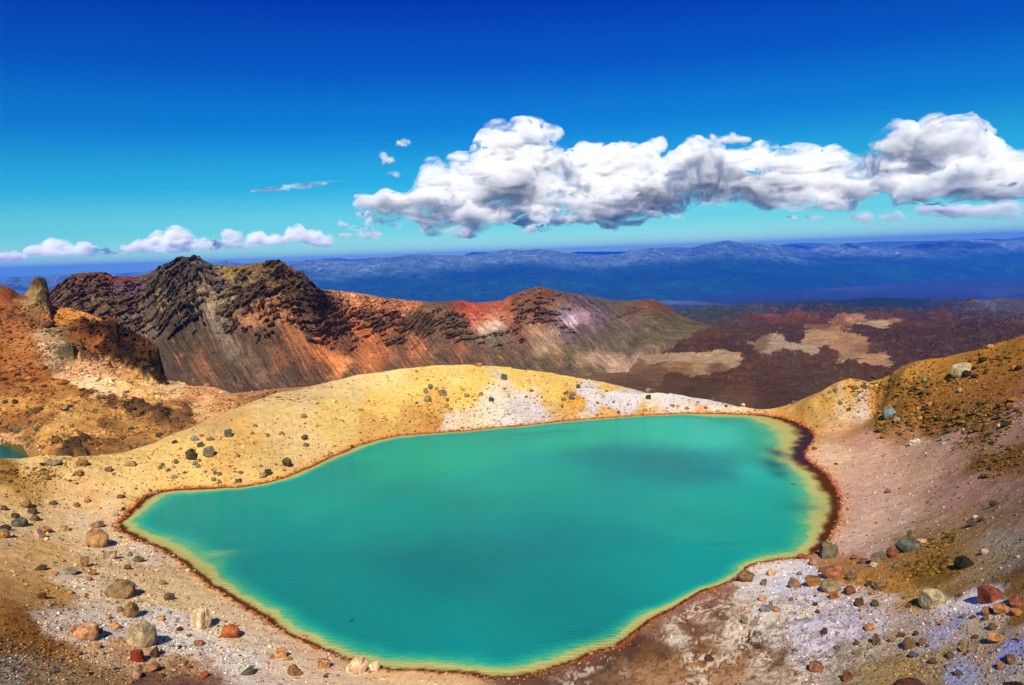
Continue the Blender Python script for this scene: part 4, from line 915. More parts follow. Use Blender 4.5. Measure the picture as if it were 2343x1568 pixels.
def rock_shape(seed, kind, sub=4):
    """unit-size stone, broken by planes then roughened"""
    rs = np.random.RandomState(seed)
    V, Fc = ico(sub)
    V = V.copy()
    ncut = {'round': 9, 'block': 8, 'slab': 8, 'jag': 13, 'wedge': 6}[kind]
    lo, hi = {'round': (.72, .95), 'block': (.50, .72), 'slab': (.52, .85), 'jag': (.48, .85), 'wedge': (.42, .75)}[kind]
    for i in range(ncut):
        n = rs.normal(size=3); n /= np.linalg.norm(n)
        if kind == 'block' and i < 5: n = np.eye(3)[i % 3] * (1 if i < 3 else -1) + rs.normal(size=3) * .16; n /= np.linalg.norm(n)
        h = rs.uniform(lo, hi); d = V @ n - h
        V -= np.where(d > 0, d * (1.0 if kind != 'round' else .86), 0)[:, None] * n
    a = {'round': .07, 'block': .045, 'slab': .05, 'jag': .12, 'wedge': .05}[kind]
    nn = V / np.linalg.norm(V, axis=1, keepdims=True)
    V = V + nn * (a * 1.6 * fbm3(V[:, 0] * 1.7 + seed, V[:, 1] * 1.7, V[:, 2] * 1.7, 3, seed)[:, None] + a * .7 * fbm3(V[:, 0] * 6, V[:, 1] * 6 + seed, V[:, 2] * 6, 2, seed + 3)[:, None])
    V -= (V.max(0) + V.min(0)) / 2
    V /= (V.max(0) - V.min(0)) / 2
    me = bpy.data.meshes.new('rock'); me.from_pydata(V.tolist(), [], Fc.tolist())
    me.polygons.foreach_set('use_smooth', np.full(len(Fc), kind == 'round')); me.materials.append(M_rock)
    return me
SHAPES = {k: [rock_shape(100 * i + j, k, 3) for j in range(7)] for i, k in enumerate(('round', 'block', 'slab', 'jag', 'wedge'))}
def hit_any(px, py):
    p = hit_n(px, py)
    return p if p is not None else cast_h2(px, py)
def cast_h2(px, py):
    return cast(px, py, az_h, r_h, Zh, 130)
PAL = [('black', (24, 20, 16)), ('dark brown', (70, 48, 32)), ('brown', (122, 90, 58)), ('reddish brown', (128, 68, 44)), ('orange brown', (168, 104, 52)), ('tan', (172, 138, 94)), ('pinkish', (188, 144, 112)),
       ('dark grey', (74, 70, 60)), ('grey', (120, 114, 98)), ('olive grey', (128, 124, 88)), ('pale grey', (170, 164, 140)), ('white', (214, 204, 188)), ('blue grey', (100, 122, 128))]
def cname(c):
    c = [int(c[i:i + 2], 16) for i in (0, 2, 4)]
    return min(PAL, key=lambda q: sum((a - b) ** 2 for a, b in zip(c, q[1])))[0]
ROCKS = []   # dicts with px, py, w
used_labels = set()
def put_rock(px, pyb, w, h, col, kind, label=None, group=None, seed=None, sub=None, sink=.24, me=None):
    rs = np.random.RandomState((int(px * 7 + pyb * 13) if seed is None else seed) & 0x7fffffff)
    # the base of a stone is a little nearer than its middle
    p = hit_any(px, min(pyb - h * .12, 1700))
    if p is None:
        return None
    dist = math.sqrt(p[0] ** 2 + p[1] ** 2 + (p[2] - ZC) ** 2)
    k = dist / F
    sx = w * k * .5 * .80; sz = h * k * .5 * .80; sy = .5 * (sx + sz) * rs.uniform(.8, 1.1)
    if me is None:
        me = rock_shape(seed or int(px + 3 * pyb), kind, sub) if sub else SHAPES[kind][rs.randint(7)]
    o = bpy.data.objects.new('boulder' if max(w, h) > 17 else 'stone', me); link(o)
    az = math.atan2(p[0], p[1])
    o.rotation_euler = (rs.uniform(-.14, .14), rs.uniform(-.16, .16) , -az + rs.uniform(-.25, .25))
    o.scale = (sx * 1.03, sy, sz * (1 + sink))
    u = p[:2] / np.hypot(p[0], p[1])
    o.location = (p[0] + u[0] * sy * .35, p[1] + u[1] * sy * .35, p[2] + sz * (1 - 2 * sink) + .02)
    c = srgb(col); c = c * .86 + .14 * c.mean() * np.array([1.1, 1.0, .8]); c = np.clip(c * ALB * .98, .006, .8)
    o.color = (*c, 1)
    o['category'] = 'boulder' if o.name.startswith('boulder') else 'stone'
    if group: o['group'] = group
    if label:
        o['label'] = label; used_labels.add(label)
    ROCKS.append(dict(o=o, px=px, py=pyb, w=w, h=h, col=col, kind=kind, label=label, r=dist))
    return o
# px, py of base, width, height, colour, shape, own label or None, short name when others are described from it
H = [
(325,1487,69,72,'A89878','round','biggest rounded grey boulder at lower left, black shadow on its right side','the biggest round grey boulder'),
(224,1257,50,50,'B08858','round','large rounded tan boulder near the left tip of the lake','the tan boulder near the lake tip'),
(277,1372,66,46,'8C7450','round','broad brown and grey boulder halfway between lake tip and bottom left','the broad brown boulder at left'),
(460,1443,52,54,'E0C4A0','jag','cream and orange angular block on white ground, lower left','the cream angular block'),
(527,1463,46,36,'B0622C','wedge','bright orange wedge-shaped boulder right of the cream angular block','the bright orange wedge'),
(300,1417,34,38,'8C6C44','slab','brown leaning slab touching the top of the biggest round grey boulder',None),
(315,1517,30,28,'8A3018','block','deep red block in front of the biggest round grey boulder','the deep red block'),
(354,1507,22,27,'5A4030','jag','dark brown upright chunk right of the deep red block',None),
(345,1539,40,22,'9C7048','wedge','low brown boulder below the dark upright chunk, lower left',None),
(314,1555,20,22,'B08868','round','pinkish stone directly below the deep red block',None),
(254,1283,31,27,'B0A488','wedge','pale grey pointed boulder just below the tan boulder near the lake tip',None),
(197,1466,58,38,'C89468','round','half-buried orange and cream boulder left of the biggest round grey boulder','the half-buried orange boulder'),
(265,1440,26,18,'C09060','wedge','orange-tan stone between the half-buried orange boulder and the leaning slab',None),
(463,1553,30,14,'A84C18','slab','flat rust-orange stone at the bottom edge below the cream angular block','the flat rust-orange stone'),
(564,1545,40,17,'5C5448','wedge','dark grey wedge on white ground at the bottom, left of centre','the dark grey wedge at the bottom'),
(674,1548,38,26,'8C6440','jag','craggy brown boulder at the bottom between the dark wedge and the cream outcrop','the craggy brown boulder at the bottom'),
(643,1507,34,22,'C08A54','jag','tan and orange lumpy boulder close to the near shore, left of centre',None),
(740,1531,34,26,'B08458','jag','tan craggy boulder by the near shore left of the cream outcrop',None),
(818,1545,56,48,'DCC09C','jag','cream jagged outcrop rising from the near shore with a dark hollow beside it','the cream shore outcrop'),
(856,1538,32,26,'DCC4A4','wedge','smaller cream fragment on the right side of the cream shore outcrop',None),
(388,1376,26,22,'7C6448','jag','grey-brown rough boulder alone between the broad brown boulder and the lake',None),
(158,1316,34,14,'8C8878','jag','low black and white stone left of the broad brown boulder',None),
(92,1306,30,12,'5C4028','slab','flat dark stone at the left margin below the grey cluster',None),
(46,1207,34,22,'5A6054','round','smooth dark green-grey boulder, largest of the cluster at the left margin','the left-margin cluster'),
(36,1188,18,15,'50463A','jag','dark angular stone topping the left-margin cluster',None),
(74,1177,22,16,'5E4C38','round','dark brown stone in the middle of the left-margin cluster',None),
(80,1193,22,16,'74603C','round','olive-brown stone at the right end of the left-margin cluster',None),
(60,1164,24,20,'8E7048','slab','tilted tan slab above the left-margin cluster',None),
(6,1233,30,22,'A88444','round','yellow-brown boulder cut by the left edge of the picture','the yellow-brown boulder at the left edge'),
(12,1214,26,13,'3C3830','slab','flat black stone lying behind the yellow-brown boulder at the left edge',None),
(9,1168,14,12,'6A503C','round',None,None),(104,1221,28,18,'A8744C','slab','orange slab just right of the left-margin cluster',None),
(94,1235,26,24,'B8A080','wedge','pale pointed slab leaning in front of the orange slab at left',None),(147,1217,24,16,'A8906C','slab',None,None),
(222,1208,34,14,'9C7848','slab','flat brown stone lying behind the tan boulder near the lake tip',None),
(187,1067,30,16,'9A6838','round','orange-brown boulder on the sandy flat right of the walker','the orange-brown boulder beyond the walker'),
(248,1080,18,14,'7C6044','jag',None,None),(179,1089,20,14,'8A6840','jag',None,None),(300,1068,24,14,'A88450','wedge',None,None),
(120,1066,44,16,'887C68','slab','long low grey rock pile right of the walker on the sandy flat','the low grey rock pile'),
(96,1067,15,8,'3E3830','slab',None,None),(277,1141,20,10,'7C5434','slab',None,None),(200,1151,16,12,'B88048','round',None,None),(174,1161,14,12,'94764C','wedge',None,None),
(315,1174,16,10,'B86A34','round','rusty stone half in the water at the left tip of the lake',None),(282,1169,9,9,'4A3A2C','jag',None,None),(265,1182,14,10,'A8A08C','round',None,None),(268,1207,16,11,'C09468','wedge',None,None),
(318,1288,26,16,'7C6448','jag',None,None),(298,1274,12,12,'6C7064','round',None,None),(430,1310,14,10,'DCD0C0','round','white stone standing at the waterline on the left shore',None),
(697,1466,18,16,'CC8C64','wedge','pinkish stone at the waterline of the near left shore',None),(368,1422,20,14,'C8905C','block',None,None),(276,1403,16,15,'946040','round',None,None),(168,1447,14,16,'B87848','round',None,None),
(372,1339,18,12,'9C8868','wedge',None,None),(205,1330,14,11,'A8764C','jag',None,None),(196,1300,20,26,'8E7048','wedge',None,None),(212,1318,18,14,'94623C','jag',None,None),(292,1305,16,14,'7A5A40','wedge',None,None),
(228,1450,16,13,'A07850','round',None,None),(246,1418,18,12,'C49A74','round',None,None),(96,1372,22,18,'6A4824','jag',None,None),(110,1386,14,13,'B8A088','block',None,None),(222,1484,18,12,'C08A54','wedge',None,None),
(455,1478,26,12,'A86A4C','slab',None,None),(432,1459,14,8,'7C8078','jag',None,None),(180,1500,18,10,'8A6438','jag',None,None),(120,1540,18,10,'6C6450','round',None,None),(196,1544,16,14,'7C5C34','jag',None,None),
(620,1508,18,12,'C49468','jag',None,None),(660,1512,16,12,'B47C4C','jag',None,None),(745,1552,12,9,'5C4430','wedge',None,None),(420,1520,16,10,'7C7460','round',None,None),(432,1530,14,9,'8C5430','round',None,None),
(1094,840,21,12,'A87840','block','tan block standing on the very crest of the yellow mound','the block on the mound crest'),
(1153,870,18,17,'5C6050','block','dark grey squared boulder just below the crest of the yellow mound','the dark squared boulder on the mound'),
(1203,873,22,12,'D8BCA0','round','whitish half-buried stone right of the dark squared boulder on the mound','the whitish stone on the mound'),
(1013,907,22,18,'8C7A68','block','grey-brown block on the left half of the yellow mound, flat top','the grey-brown block on the mound'),
(985,891,14,14,'6C6C54','round','olive-grey round stone at the top of a cluster on the yellow mound',None),(974,902,13,17,'8E7848','slab',None,None),
(979,921,20,19,'8A8464','round','rounded grey boulder with a dark hollow, lowest of the mound cluster','the hollowed boulder on the mound'),(999,893,9,10,'948064','wedge',None,None),
(1068,910,16,12,'8C8060','wedge',None,None),(1023,920,9,10,'747058','block',None,None),(1022,934,13,14,'B07850','round',None,None),(1124,921,14,15,'48484C','wedge','dark blue-grey pointed stone at the top left of the white patch on the mound','the pointed stone by the white patch'),
(1215,898,13,8,'8C6844','jag',None,None),(1286,935,7,12,'6C6450','round',None,None),(1310,907,20,14,'8A7C64','slab','grey slab topping the stone pile on the right part of the mound','the stone pile on the right of the mound'),
(1308,916,18,12,'6E6048','wedge','dark stone at the bottom of the stone pile on the right of the mound',None),(1295,904,14,12,'746C54','jag','rough stone at the left end of the stone pile on the mound',None),
(1323,890,12,13,'5C6048','block','squared olive stone standing above the stone pile on the mound',None),(1483,916,15,14,'44443C','block','black squared stone at the left end of the long white bank','the black squared stone on the white bank'),
(1482,899,14,12,'8C8468','wedge','pointed grey stone on the skyline above the black squared stone',None),(1476,942,14,10,'9C9478','wedge',None,None),(1415,948,9,9,'6E6448','block',None,None),(826,941,14,7,'A8744C','slab',None,None),
(805,1025,9,8,'5A4434','block',None,None),(912,996,9,8,'A89474','wedge',None,None),(1060,895,12,8,'B88850','jag',None,None),(1100,906,11,12,'A06C34','jag',None,None),(953,925,8,7,'6E5238','round',None,None),(1086,918,9,7,'B07838','round',None,None),
(522,1001,19,21,'5E604C','block','dark grey-green upright boulder high on the left shoulder of the mound','the upright boulder on the left shoulder'),
(478,1048,30,30,'6C6A54','wedge','large two-faced grey wedge boulder, pale left face, on the left shoulder','the two-faced wedge boulder'),
(438,1056,26,33,'4E4630','jag','dark craggy boulder left of the two-faced wedge boulder','the dark craggy boulder'),
(445,1010,23,14,'8C8878','round','smooth pale grey boulder above the dark craggy boulder',None),(458,1024,16,15,'5A5240','jag','dark rough stone in front of the smooth pale grey boulder',None),(481,1009,20,11,'8A6A48','jag',None,None),
(400,1016,16,10,'5E4A38','jag',None,None),(446,1066,13,13,'808468','round',None,None),(453,1071,12,11,'7C7C68','round',None,None),(456,1058,10,9,'A0683C','round',None,None),(584,978,13,9,'8C7C68','round',None,None),(612,1001,9,12,'8C7C60','wedge',None,None),
(644,998,15,13,'A0785A','jag',None,None),(695,958,15,14,'8C8070','wedge','pointed grey stone highest up on the left flank of the mound','the high pointed stone on the left flank'),(696,1010,18,18,'5E5A44','jag','dark rough boulder midway down the left flank of the mound','the rough boulder on the left flank'),
(700,1023,17,11,'6C6C54','round','smooth dark stone in front of the rough boulder on the left flank',None),(656,1071,26,27,'5C5034','jag','tall dark boulder standing right above the far left shoreline','the tall dark shoreline boulder'),
(613,1089,18,19,'4A4430','block','black cracked block at the waterline left of the tall dark boulder','the black block at the far waterline'),(602,1096,18,19,'A8846C','wedge','pinkish slab leaning on the black block at the far waterline',None),
(596,1070,10,8,'947C60','wedge',None,None),(551,1085,11,9,'6C705C','round',None,None),(545,1047,12,8,'8E6A44','jag',None,None),(492,1087,12,11,'8A7C68','block',None,None),(502,1089,11,10,'7A7460','round',None,None),(489,1103,14,14,'8E8060','wedge',None,None),
(502,1109,11,14,'8A8068','wedge',None,None),(398,1096,15,10,'A08C70','block',None,None),(403,1062,12,12,'6C5C4C','round',None,None),(397,1072,9,9,'A09C88','round',None,None),(385,1080,11,10,'7C6C50','jag',None,None),(366,1074,11,10,'74745C','round',None,None),
(371,1067,10,9,'6C6450','jag',None,None),(423,1084,10,6,'74502C','round',None,None),(537,1108,11,9,'9C9478','block',None,None),(541,1102,9,7,'605C48','round',None,None),(650,1079,10,8,'9C9480','jag',None,None),
(1893,1281,46,38,'706C58','block','large smooth grey boulder where the gravel meets the right end of the lake','the large grey shore boulder'),
(2075,1265,56,34,'56645C','round','large blue-green grey double boulder on the right slope','the blue-green double boulder'),(2088,1236,30,24,'74603C','jag','brown rock right behind the blue-green double boulder',None),
(2042,1277,32,26,'7C4A34','round','red-brown boulder touching the left end of the blue-green double boulder',None),(2011,1291,36,26,'786C54','block','broad grey boulder left of the red-brown boulder on the right slope',None),
(2109,1244,26,12,'C0A088','slab','thin pinkish slab lying right of the blue-green double boulder',None),(2204,1303,42,30,'221E14','round','pitch-black round boulder alone on the right slope','the pitch-black boulder'),
(1866,1296,34,24,'947460','wedge','pinkish-grey boulder just below the large grey shore boulder',None),(1836,1281,28,15,'98502C','jag','rusty red boulder at the waterline left of the large grey shore boulder',None),
(1906,1325,56,34,'9C6248','round','largest pink and red boulder in the pile at the lower right','the largest pink-red boulder'),(1862,1343,38,24,'94642E','block','orange-brown squared boulder left of the largest pink-red boulder',None),
(1900,1358,50,34,'847C60','wedge','long grey-green boulder with black underside at the front of the pile','the long grey-green boulder'),(1818,1347,34,24,'806246','slab','long tilted brown boulder on white ground left of the pile',None),
(1947,1330,28,24,'6E5C48','round','dark rounded boulder at the right end of the largest pink-red boulder',None),(1943,1364,30,26,'7C4E34','jag','red-brown jagged boulder right of the long grey-green boulder',None),
(1908,1373,24,19,'A86830','block','orange cube-like boulder in front of the long grey-green boulder',None),(1965,1389,22,24,'5C4028','jag','dark brown upright rock at the front right of the pile','the dark upright rock'),
(2002,1389,20,16,'4A4A3C','round','dark grey round stone right of the dark upright rock',None),(1988,1342,14,14,'4E4434','block',None,None),(2013,1350,28,17,'947450','block','tan oblong block with a dark base alone right of the pile','the tan oblong block'),
(1708,1335,46,34,'7C6440','jag','craggy olive-brown boulder at the waterline left of the white ground','the craggy waterline boulder'),(1747,1341,16,18,'8C7454','jag',None,None),(1765,1320,26,20,'D8B89C','wedge','cream wedge on the white ground right of the craggy waterline boulder',None),
(1752,1401,28,16,'7C8084','block','blue-grey flat block on the white ground','the blue-grey flat block'),(1763,1393,10,20,'78786C','slab','thin grey slab standing upright behind the blue-grey flat block',None),(1776,1401,20,13,'B88458','wedge','orange stone at the right end of the blue-grey flat block',None),
(1744,1376,20,14,'B88C68','block',None,None),(1829,1376,17,14,'D4D0C8','round','clean white round stone on the white ground','the clean white round stone'),(1810,1375,12,9,'9C5034','round','small red stone left of the clean white round stone',None),
(1703,1430,17,18,'8C8464','block','grey cube-like stone where the brown mud meets the white ground','the grey cube on the mud edge'),(1622,1514,24,15,'5A3C30','slab','dark flat stone alone on the brown mud at the bottom','the dark stone on the mud'),
(1866,1538,36,25,'8C5E40','round','rounded brown boulder at the bottom edge of the white ground','the rounded brown boulder at the bottom'),(1937,1560,28,26,'70402C','jag','dark red rough boulder near the bottom right of the rounded brown boulder',None),
(1886,1453,13,17,'50403C','block','dark upright pebble-like stone alone in the middle of the white ground','the lone dark stone on white ground'),(1990,1445,26,18,'B07C48','round','orange boulder on pale ground right of the lone dark stone','the orange boulder on pale ground'),(2003,1479,16,30,'6A5430','jag','tall olive-brown rock below the orange boulder on pale ground',None),
(2079,1487,28,28,'6C5434','round','round dark olive boulder in a cluster at the lower right','the round olive boulder'),(2089,1507,20,16,'4C5068','wedge','blue stone just below the round olive boulder',None),
(2135,1394,62,46,'A8A080','wedge','big pale grey outcrop with a black shaded left side at the right','the big pale outcrop'),(2266,1381,54,36,'7C3C28','wedge','large dark red boulder topping the pile at the right edge','the large dark red boulder'),
(2293,1404,36,20,'A8743C','block','orange oblong block in front of the large dark red boulder',None),(2259,1408,24,18,'A07440','round','orange round boulder at the lower left of the right-edge pile',None),(2323,1411,26,20,'A8703C','round','orange-brown boulder at the lower right of the right-edge pile',None),
(2327,1389,36,26,'844C34','slab','red-brown tilted slab in the right-edge pile at the picture edge',None),(2279,1475,36,24,'A87444','wedge','orange wedge with a dark underside below the right-edge pile','the orange wedge at lower right'),(2270,1442,18,16,'64503C','round',None,None),
(2157,1432,14,12,'B08050','round',None,None),(2203,1493,13,20,'A07C4C','wedge',None,None),(2135,1521,20,14,'54483C','wedge',None,None),(2173,1507,18,14,'584C48','round',None,None),(2192,1547,18,13,'5A4848','round',None,None),(2289,1533,20,18,'8A6448','round',None,None),
(2312,1520,26,18,'7C5C44','block','brown squared boulder near the right edge above the bottom corner',None),(2079,1584,66,30,'4C2A1C','jag','dark red-brown boulder cut by the bottom edge at the right','the dark boulder cut by the bottom edge'),
(2320,1586,46,26,'2C1A18','jag','blackish boulder cut by the bottom right corner',None),(2252,1269,18,14,'B8A084','round',None,None),(2273,1160,20,14,'50402C','jag',None,None),(2222,1207,22,16,'4C4840','wedge','dark wedge on the right slope above the pitch-black boulder','the dark wedge on the right slope'),
(2245,1194,16,10,'403834','jag',None,None),(2231,1186,12,7,'CCC0B0','wedge',None,None),(1912,1064,9,5,'3C2820','slab','tiny black stone alone on the pink gravel beside the lake',None),(2031,1130,14,13,'98502E','wedge','red stone alone in the middle of the pink gravel slope','the red stone on the gravel'),
(1974,1418,14,7,'C08C6C','round',None,None),(1828,1318,14,11,'8C8478','jag',None,None),(1880,1310,16,14,'6C5C44','jag','dark crooked stone behind the orange-brown squared boulder',None),(1975,1290,22,12,'74503C','wedge',None,None),(1995,1362,14,10,'A07440','jag',None,None),
(2048,1300,12,9,'6C7470','round',None,None),(2000,1298,22,10,'C0B094','slab',None,None),(1954,1282,14,14,'8A4C34','wedge',None,None),(2040,1470,16,14,'8C6434','jag',None,None),(2110,1480,16,18,'7C6040','wedge',None,None),(2062,1460,18,13,'5C4830','jag',None,None),
(2095,1455,12,11,'4C3828','round',None,None),(2122,1482,9,8,'7A4C34','round',None,None),(1960,1478,12,14,'6C5844','wedge',None,None),(2256,1420,14,10,'6C5444','round',None,None),(2232,1462,14,9,'5A4438','round',None,None),
(2199,862,48,34,'A8A080','slab','big pale elongated boulder on the upper right slope','the big pale elongated boulder'),(2212,863,22,16,'2C2018','round','black stone tucked against the big pale elongated boulder',None),(2228,867,18,12,'3A2C1C','jag','dark stone at the right end of the big pale elongated boulder',None),
(2034,957,32,27,'6C8C90','block','blue-tinted boulder with a black shaded left side below the skyline','the blue-tinted boulder'),(2014,957,10,10,'A89C7C','wedge','small pale stone touching the left side of the blue-tinted boulder',None),(2052,967,16,13,'94946C','block','olive-grey cracked stone in front of the blue-tinted boulder',None),
(2105,962,13,11,'B87C48','round','orange round stone right of the olive-grey cracked stone',None),(2091,1021,28,19,'C8BCB0','jag','bright white block at the top of the pink gravel slope','the bright white block'),(2137,994,14,12,'9A6438','block',None,None),(2158,1007,20,10,'6C8080','wedge','flat blue-grey stone right of the bright white block',None),
(2115,875,13,14,'808468','round','round olive-grey stone in the middle of the upper right slope','the olive-grey stone on the upper slope'),(2195,898,13,11,'8CA080','round',None,None),(2091,894,26,13,'5C3C20','slab','long dark brown slab below the olive-grey stone on the upper slope',None),
(2250,828,22,11,'2E2618','round',None,None),(2265,797,18,10,'AC8858','round','tan boulder sitting on the skyline near the right edge','the tan skyline boulder'),(2330,848,18,12,'262014','round',None,None),(1911,896,12,10,'6C6C54','jag',None,None),(1886,906,11,9,'A8A080','round',None,None),
(1817,925,12,9,'74745C','block','squared grey stone on the skyline just right of the lake outlet','the squared stone by the outlet'),(1900,900,13,8,'8A845C','round',None,None),(2000,865,14,10,'44403C','jag',None,None),(1922,927,10,9,'6C6C4C','round',None,None),(1956,909,11,8,'8A9474','block',None,None),
(1629,917,14,10,'5C5440','jag','dark jagged stone on the crest of the long white bank','the dark stone on the white bank'),(1700,931,11,10,'D0C4A0','wedge','cream stone at the right end of the long white bank',None),(1661,932,8,6,'4C4050','round',None,None),(1571,938,12,8,'9C6438','round',None,None),(1540,931,10,7,'946440','round',None,None),
(1597,924,8,7,'C0703C','wedge',None,None),(2114,940,13,12,'4C4030','jag',None,None),(2173,934,13,8,'48381C','round',None,None),(2311,938,14,11,'6C2C1C','jag','dark red jagged stone on the pink band near the right edge','the red jagged stone at the right edge'),(2302,977,26,13,'38281C','jag',None,None),
(2286,977,10,7,'D8CCB8','round',None,None),(2261,1001,14,11,'302820','round',None,None),(1987,875,12,8,'4A3C28','jag',None,None),(2040,870,11,8,'5C4C2C','jag',None,None),(1965,920,11,8,'746C54','jag',None,None),
(35,925,12,12,'4C3420','jag','dark rough stone on the left edge of the orange hill','the dark stone on the orange hill'),(40,861,13,9,'48381E','jag',None,None),(12,924,12,9,'50402C','round',None,None),(41,991,22,12,'54584A','round','grey-green boulder above the small dark pool at the left','the grey-green boulder above the pool'),
(88,984,20,10,'5A5440','round',None,None),(160,934,14,9,'44443C','jag',None,None),(151,942,16,9,'383C38','jag',None,None),(76,1011,13,8,'64705C','wedge','upper grey-green stone at the right bank of the small pool',None),(66,1021,13,9,'5A6C58','wedge','lower grey-green stone at the water of the small pool',None),
(123,1004,9,8,'3C3830','round',None,None),(101,887,13,7,'3C3424','slab',None,None),(188,896,14,9,'3C3024','jag',None,None),(236,915,11,7,'3A3024','jag',None,None),(366,1000,20,12,'44403C','jag','dark rough boulder at the foot of the orange hill behind the mound shoulder','the dark boulder at the hill foot'),
(8,872,14,9,'3E2E1A','round',None,None),(290,900,12,7,'50402C','jag',None,None),(330,945,13,8,'44342A','jag',None,None),(300,985,14,8,'4A3E30','round',None,None)]
refs = []
for i, (x, y, w_, h_, c_, k_, lab, ref) in enumerate(H):
    o = put_rock(x, y, w_, h_, c_, k_, lab, 'boulders and stones around the crater lake', sub=4 if w_ > 24 else None)
    if o is not None and ref:
        refs.append((x, y - h_ / 2, w_, ref))
# smaller stones fill the boulder fields between the hand-placed ones
rs = np.random.RandomState(5)
fields = [(60,1150,70,50,.5),(250,1320,110,70,1.2),(420,1400,110,40,.8),(300,1480,150,60,1.2),(520,1500,150,40,.7),(150,1080,150,30,.6),(450,1060,110,40,.8),(620,1020,110,40,.5),(1000,930,90,50,.8),(1300,905,180,30,.7),(1600,930,120,12,.5),
          (1900,1340,130,60,1.3),(1980,1450,150,70,1.2),(2200,1450,130,90,1.2),(2200,870,120,70,1.),(2020,920,110,40,.9),(2200,1240,120,60,.5),(2250,1000,90,40,.5),(100,930,100,60,.4)]
pw = np.array([f[4] for f in fields]); pw /= pw.sum()
taken = [(r['px'], r['py'], r['w']) for r in ROCKS]
n_target = 296
tries = 0
while len(ROCKS) < n_target and tries < 4000:
    tries += 1
    f = fields[rs.choice(len(fields), p=pw)]
    x = f[0] + rs.uniform(-1, 1) * f[2]; y = f[1] + rs.uniform(-1, 1) * f[3]
    if not (4 < x < 2338 and 640 < y < 1560): continue
    if any((x - a) ** 2 + ((y - b) * 1.3) ** 2 < (14 + c * .6) ** 2 for a, b, c in taken): continue
    p = hit_n(x, y)
    if p is None or float(sdf_poly(p[None, :2], shore_xy)[0]) < .8: continue
    w_ = rs.uniform(9, 14) * (1.15 if y > 1150 else .85); h_ = w_ * rs.uniform(.6, .9)
    c_ = ['7C6448', '8E7048', '5A4A38', '94623C', '8C8468', '6C6450', 'A8845C', '4C3C2C', 'B08C68', '6E5C48'][rs.randint(10)]
    if put_rock(x, y, w_, h_, c_, ['round', 'jag', 'wedge', 'block'][rs.randint(4)], None, 'boulders and stones around the crater lake') is not None:
        taken.append((x, y, w_))
SHP = {'round': ['rounded', 'smooth'], 'block': ['blocky', 'squared'], 'slab': ['flat', 'slab-like'], 'jag': ['rough', 'craggy'], 'wedge': ['pointed', 'wedge-shaped']}
for r in ROCKS:
    if r['label']: continue
    cx_, cy_ = r['px'], r['py'] - r['h'] / 2
    cand = sorted(refs, key=lambda q: (q[0] - cx_) ** 2 + (q[1] - cy_) ** 2)[:6]
    size = 'tiny' if r['w'] < 10 else 'small' if r['w'] < 17 else 'medium'
    noun = r['o']['category']
    done = False
    for q in cand:
        dx, dy = cx_ - q[0], cy_ - q[1]; dd = math.hypot(dx, dy)
        if abs(dx) > 2.2 * abs(dy): dr = 'right of' if dx > 0 else 'left of'
        elif abs(dy) > 2.2 * abs(dx): dr = 'below' if dy > 0 else 'above'
        else: dr = ('lower ' if dy > 0 else 'upper ') + ('right of' if dx > 0 else 'left of')
        near = 'just' if dd < 45 else 'a little' if dd < 100 else 'well'
        for sh in SHP[r['kind']]:
            lab = f"{size} {sh} {cname(r['col'])} {noun} {near} {dr} {q[3]}"
            if lab not in used_labels and len(lab.split()) <= 16:
                r['label'] = lab; done = True; break
        if done: break
    used_labels.add(r['label'] or '')
    if r['label']: r['o']['label'] = r['label']

# ------------------------------------------------------------------ loose stones nobody could count
def scatter(name, n, picker, size, mat, seed, flat=.7, dark=.5, cast_fn=None):
    rs = np.random.RandomState(seed)
    base = []
    for k in range(14):
        V, Fc = ico(1)
        V = V * (1 + rs.uniform(-.28, .28, (len(V), 1))) * np.array([1, rs.uniform(.6, 1), rs.uniform(.5, .85)])
        base.append((V, Fc))
    pts = picker(rs, n)
    VV, FF, CC, m = [], [], [], 0
    for (x, y, z, r, c) in pts:
        V, Fc = base[rs.randint(14)]
        s = size(rs, r); a = rs.uniform(0, 6.28)
        ca, sa = math.cos(a), math.sin(a)
        W = V * s
        W = np.stack([W[:, 0] * ca - W[:, 1] * sa + x, W[:, 0] * sa + W[:, 1] * ca + y, W[:, 2] + z + s * .22], -1)
        VV.append(W); FF.append(Fc + m); m += len(V)
        CC.append(np.repeat(c[None], len(V), 0))
    V = np.concatenate(VV); Fc = np.concatenate(FF); C = np.concatenate(CC)
    me = bpy.data.meshes.new(name)
    me.vertices.add(len(V)); me.vertices.foreach_set('co', V.astype(f32).ravel())
    me.loops.add(Fc.size); me.loops.foreach_set('vertex_index', Fc.ravel().astype(np.int32))
    me.polygons.add(len(Fc)); me.polygons.foreach_set('loop_start', (np.arange(len(Fc)) * 3).astype(np.int32)); me.update(calc_edges=True)
    a = me.color_attributes.new('Col', 'FLOAT_COLOR', 'POINT'); a.data.foreach_set('color', np.concatenate([C, np.ones((len(C), 1))], 1).astype(f32).ravel())
    me.materials.append(mat)
    o = link(bpy.data.objects.new(name, me)); o['kind'] = 'stuff'
    return o
M_stone = ground_mat('loose_stone', 9, 3, speck=.3, mottled=.3, bump=.3, bdist=.03, pebble=False)
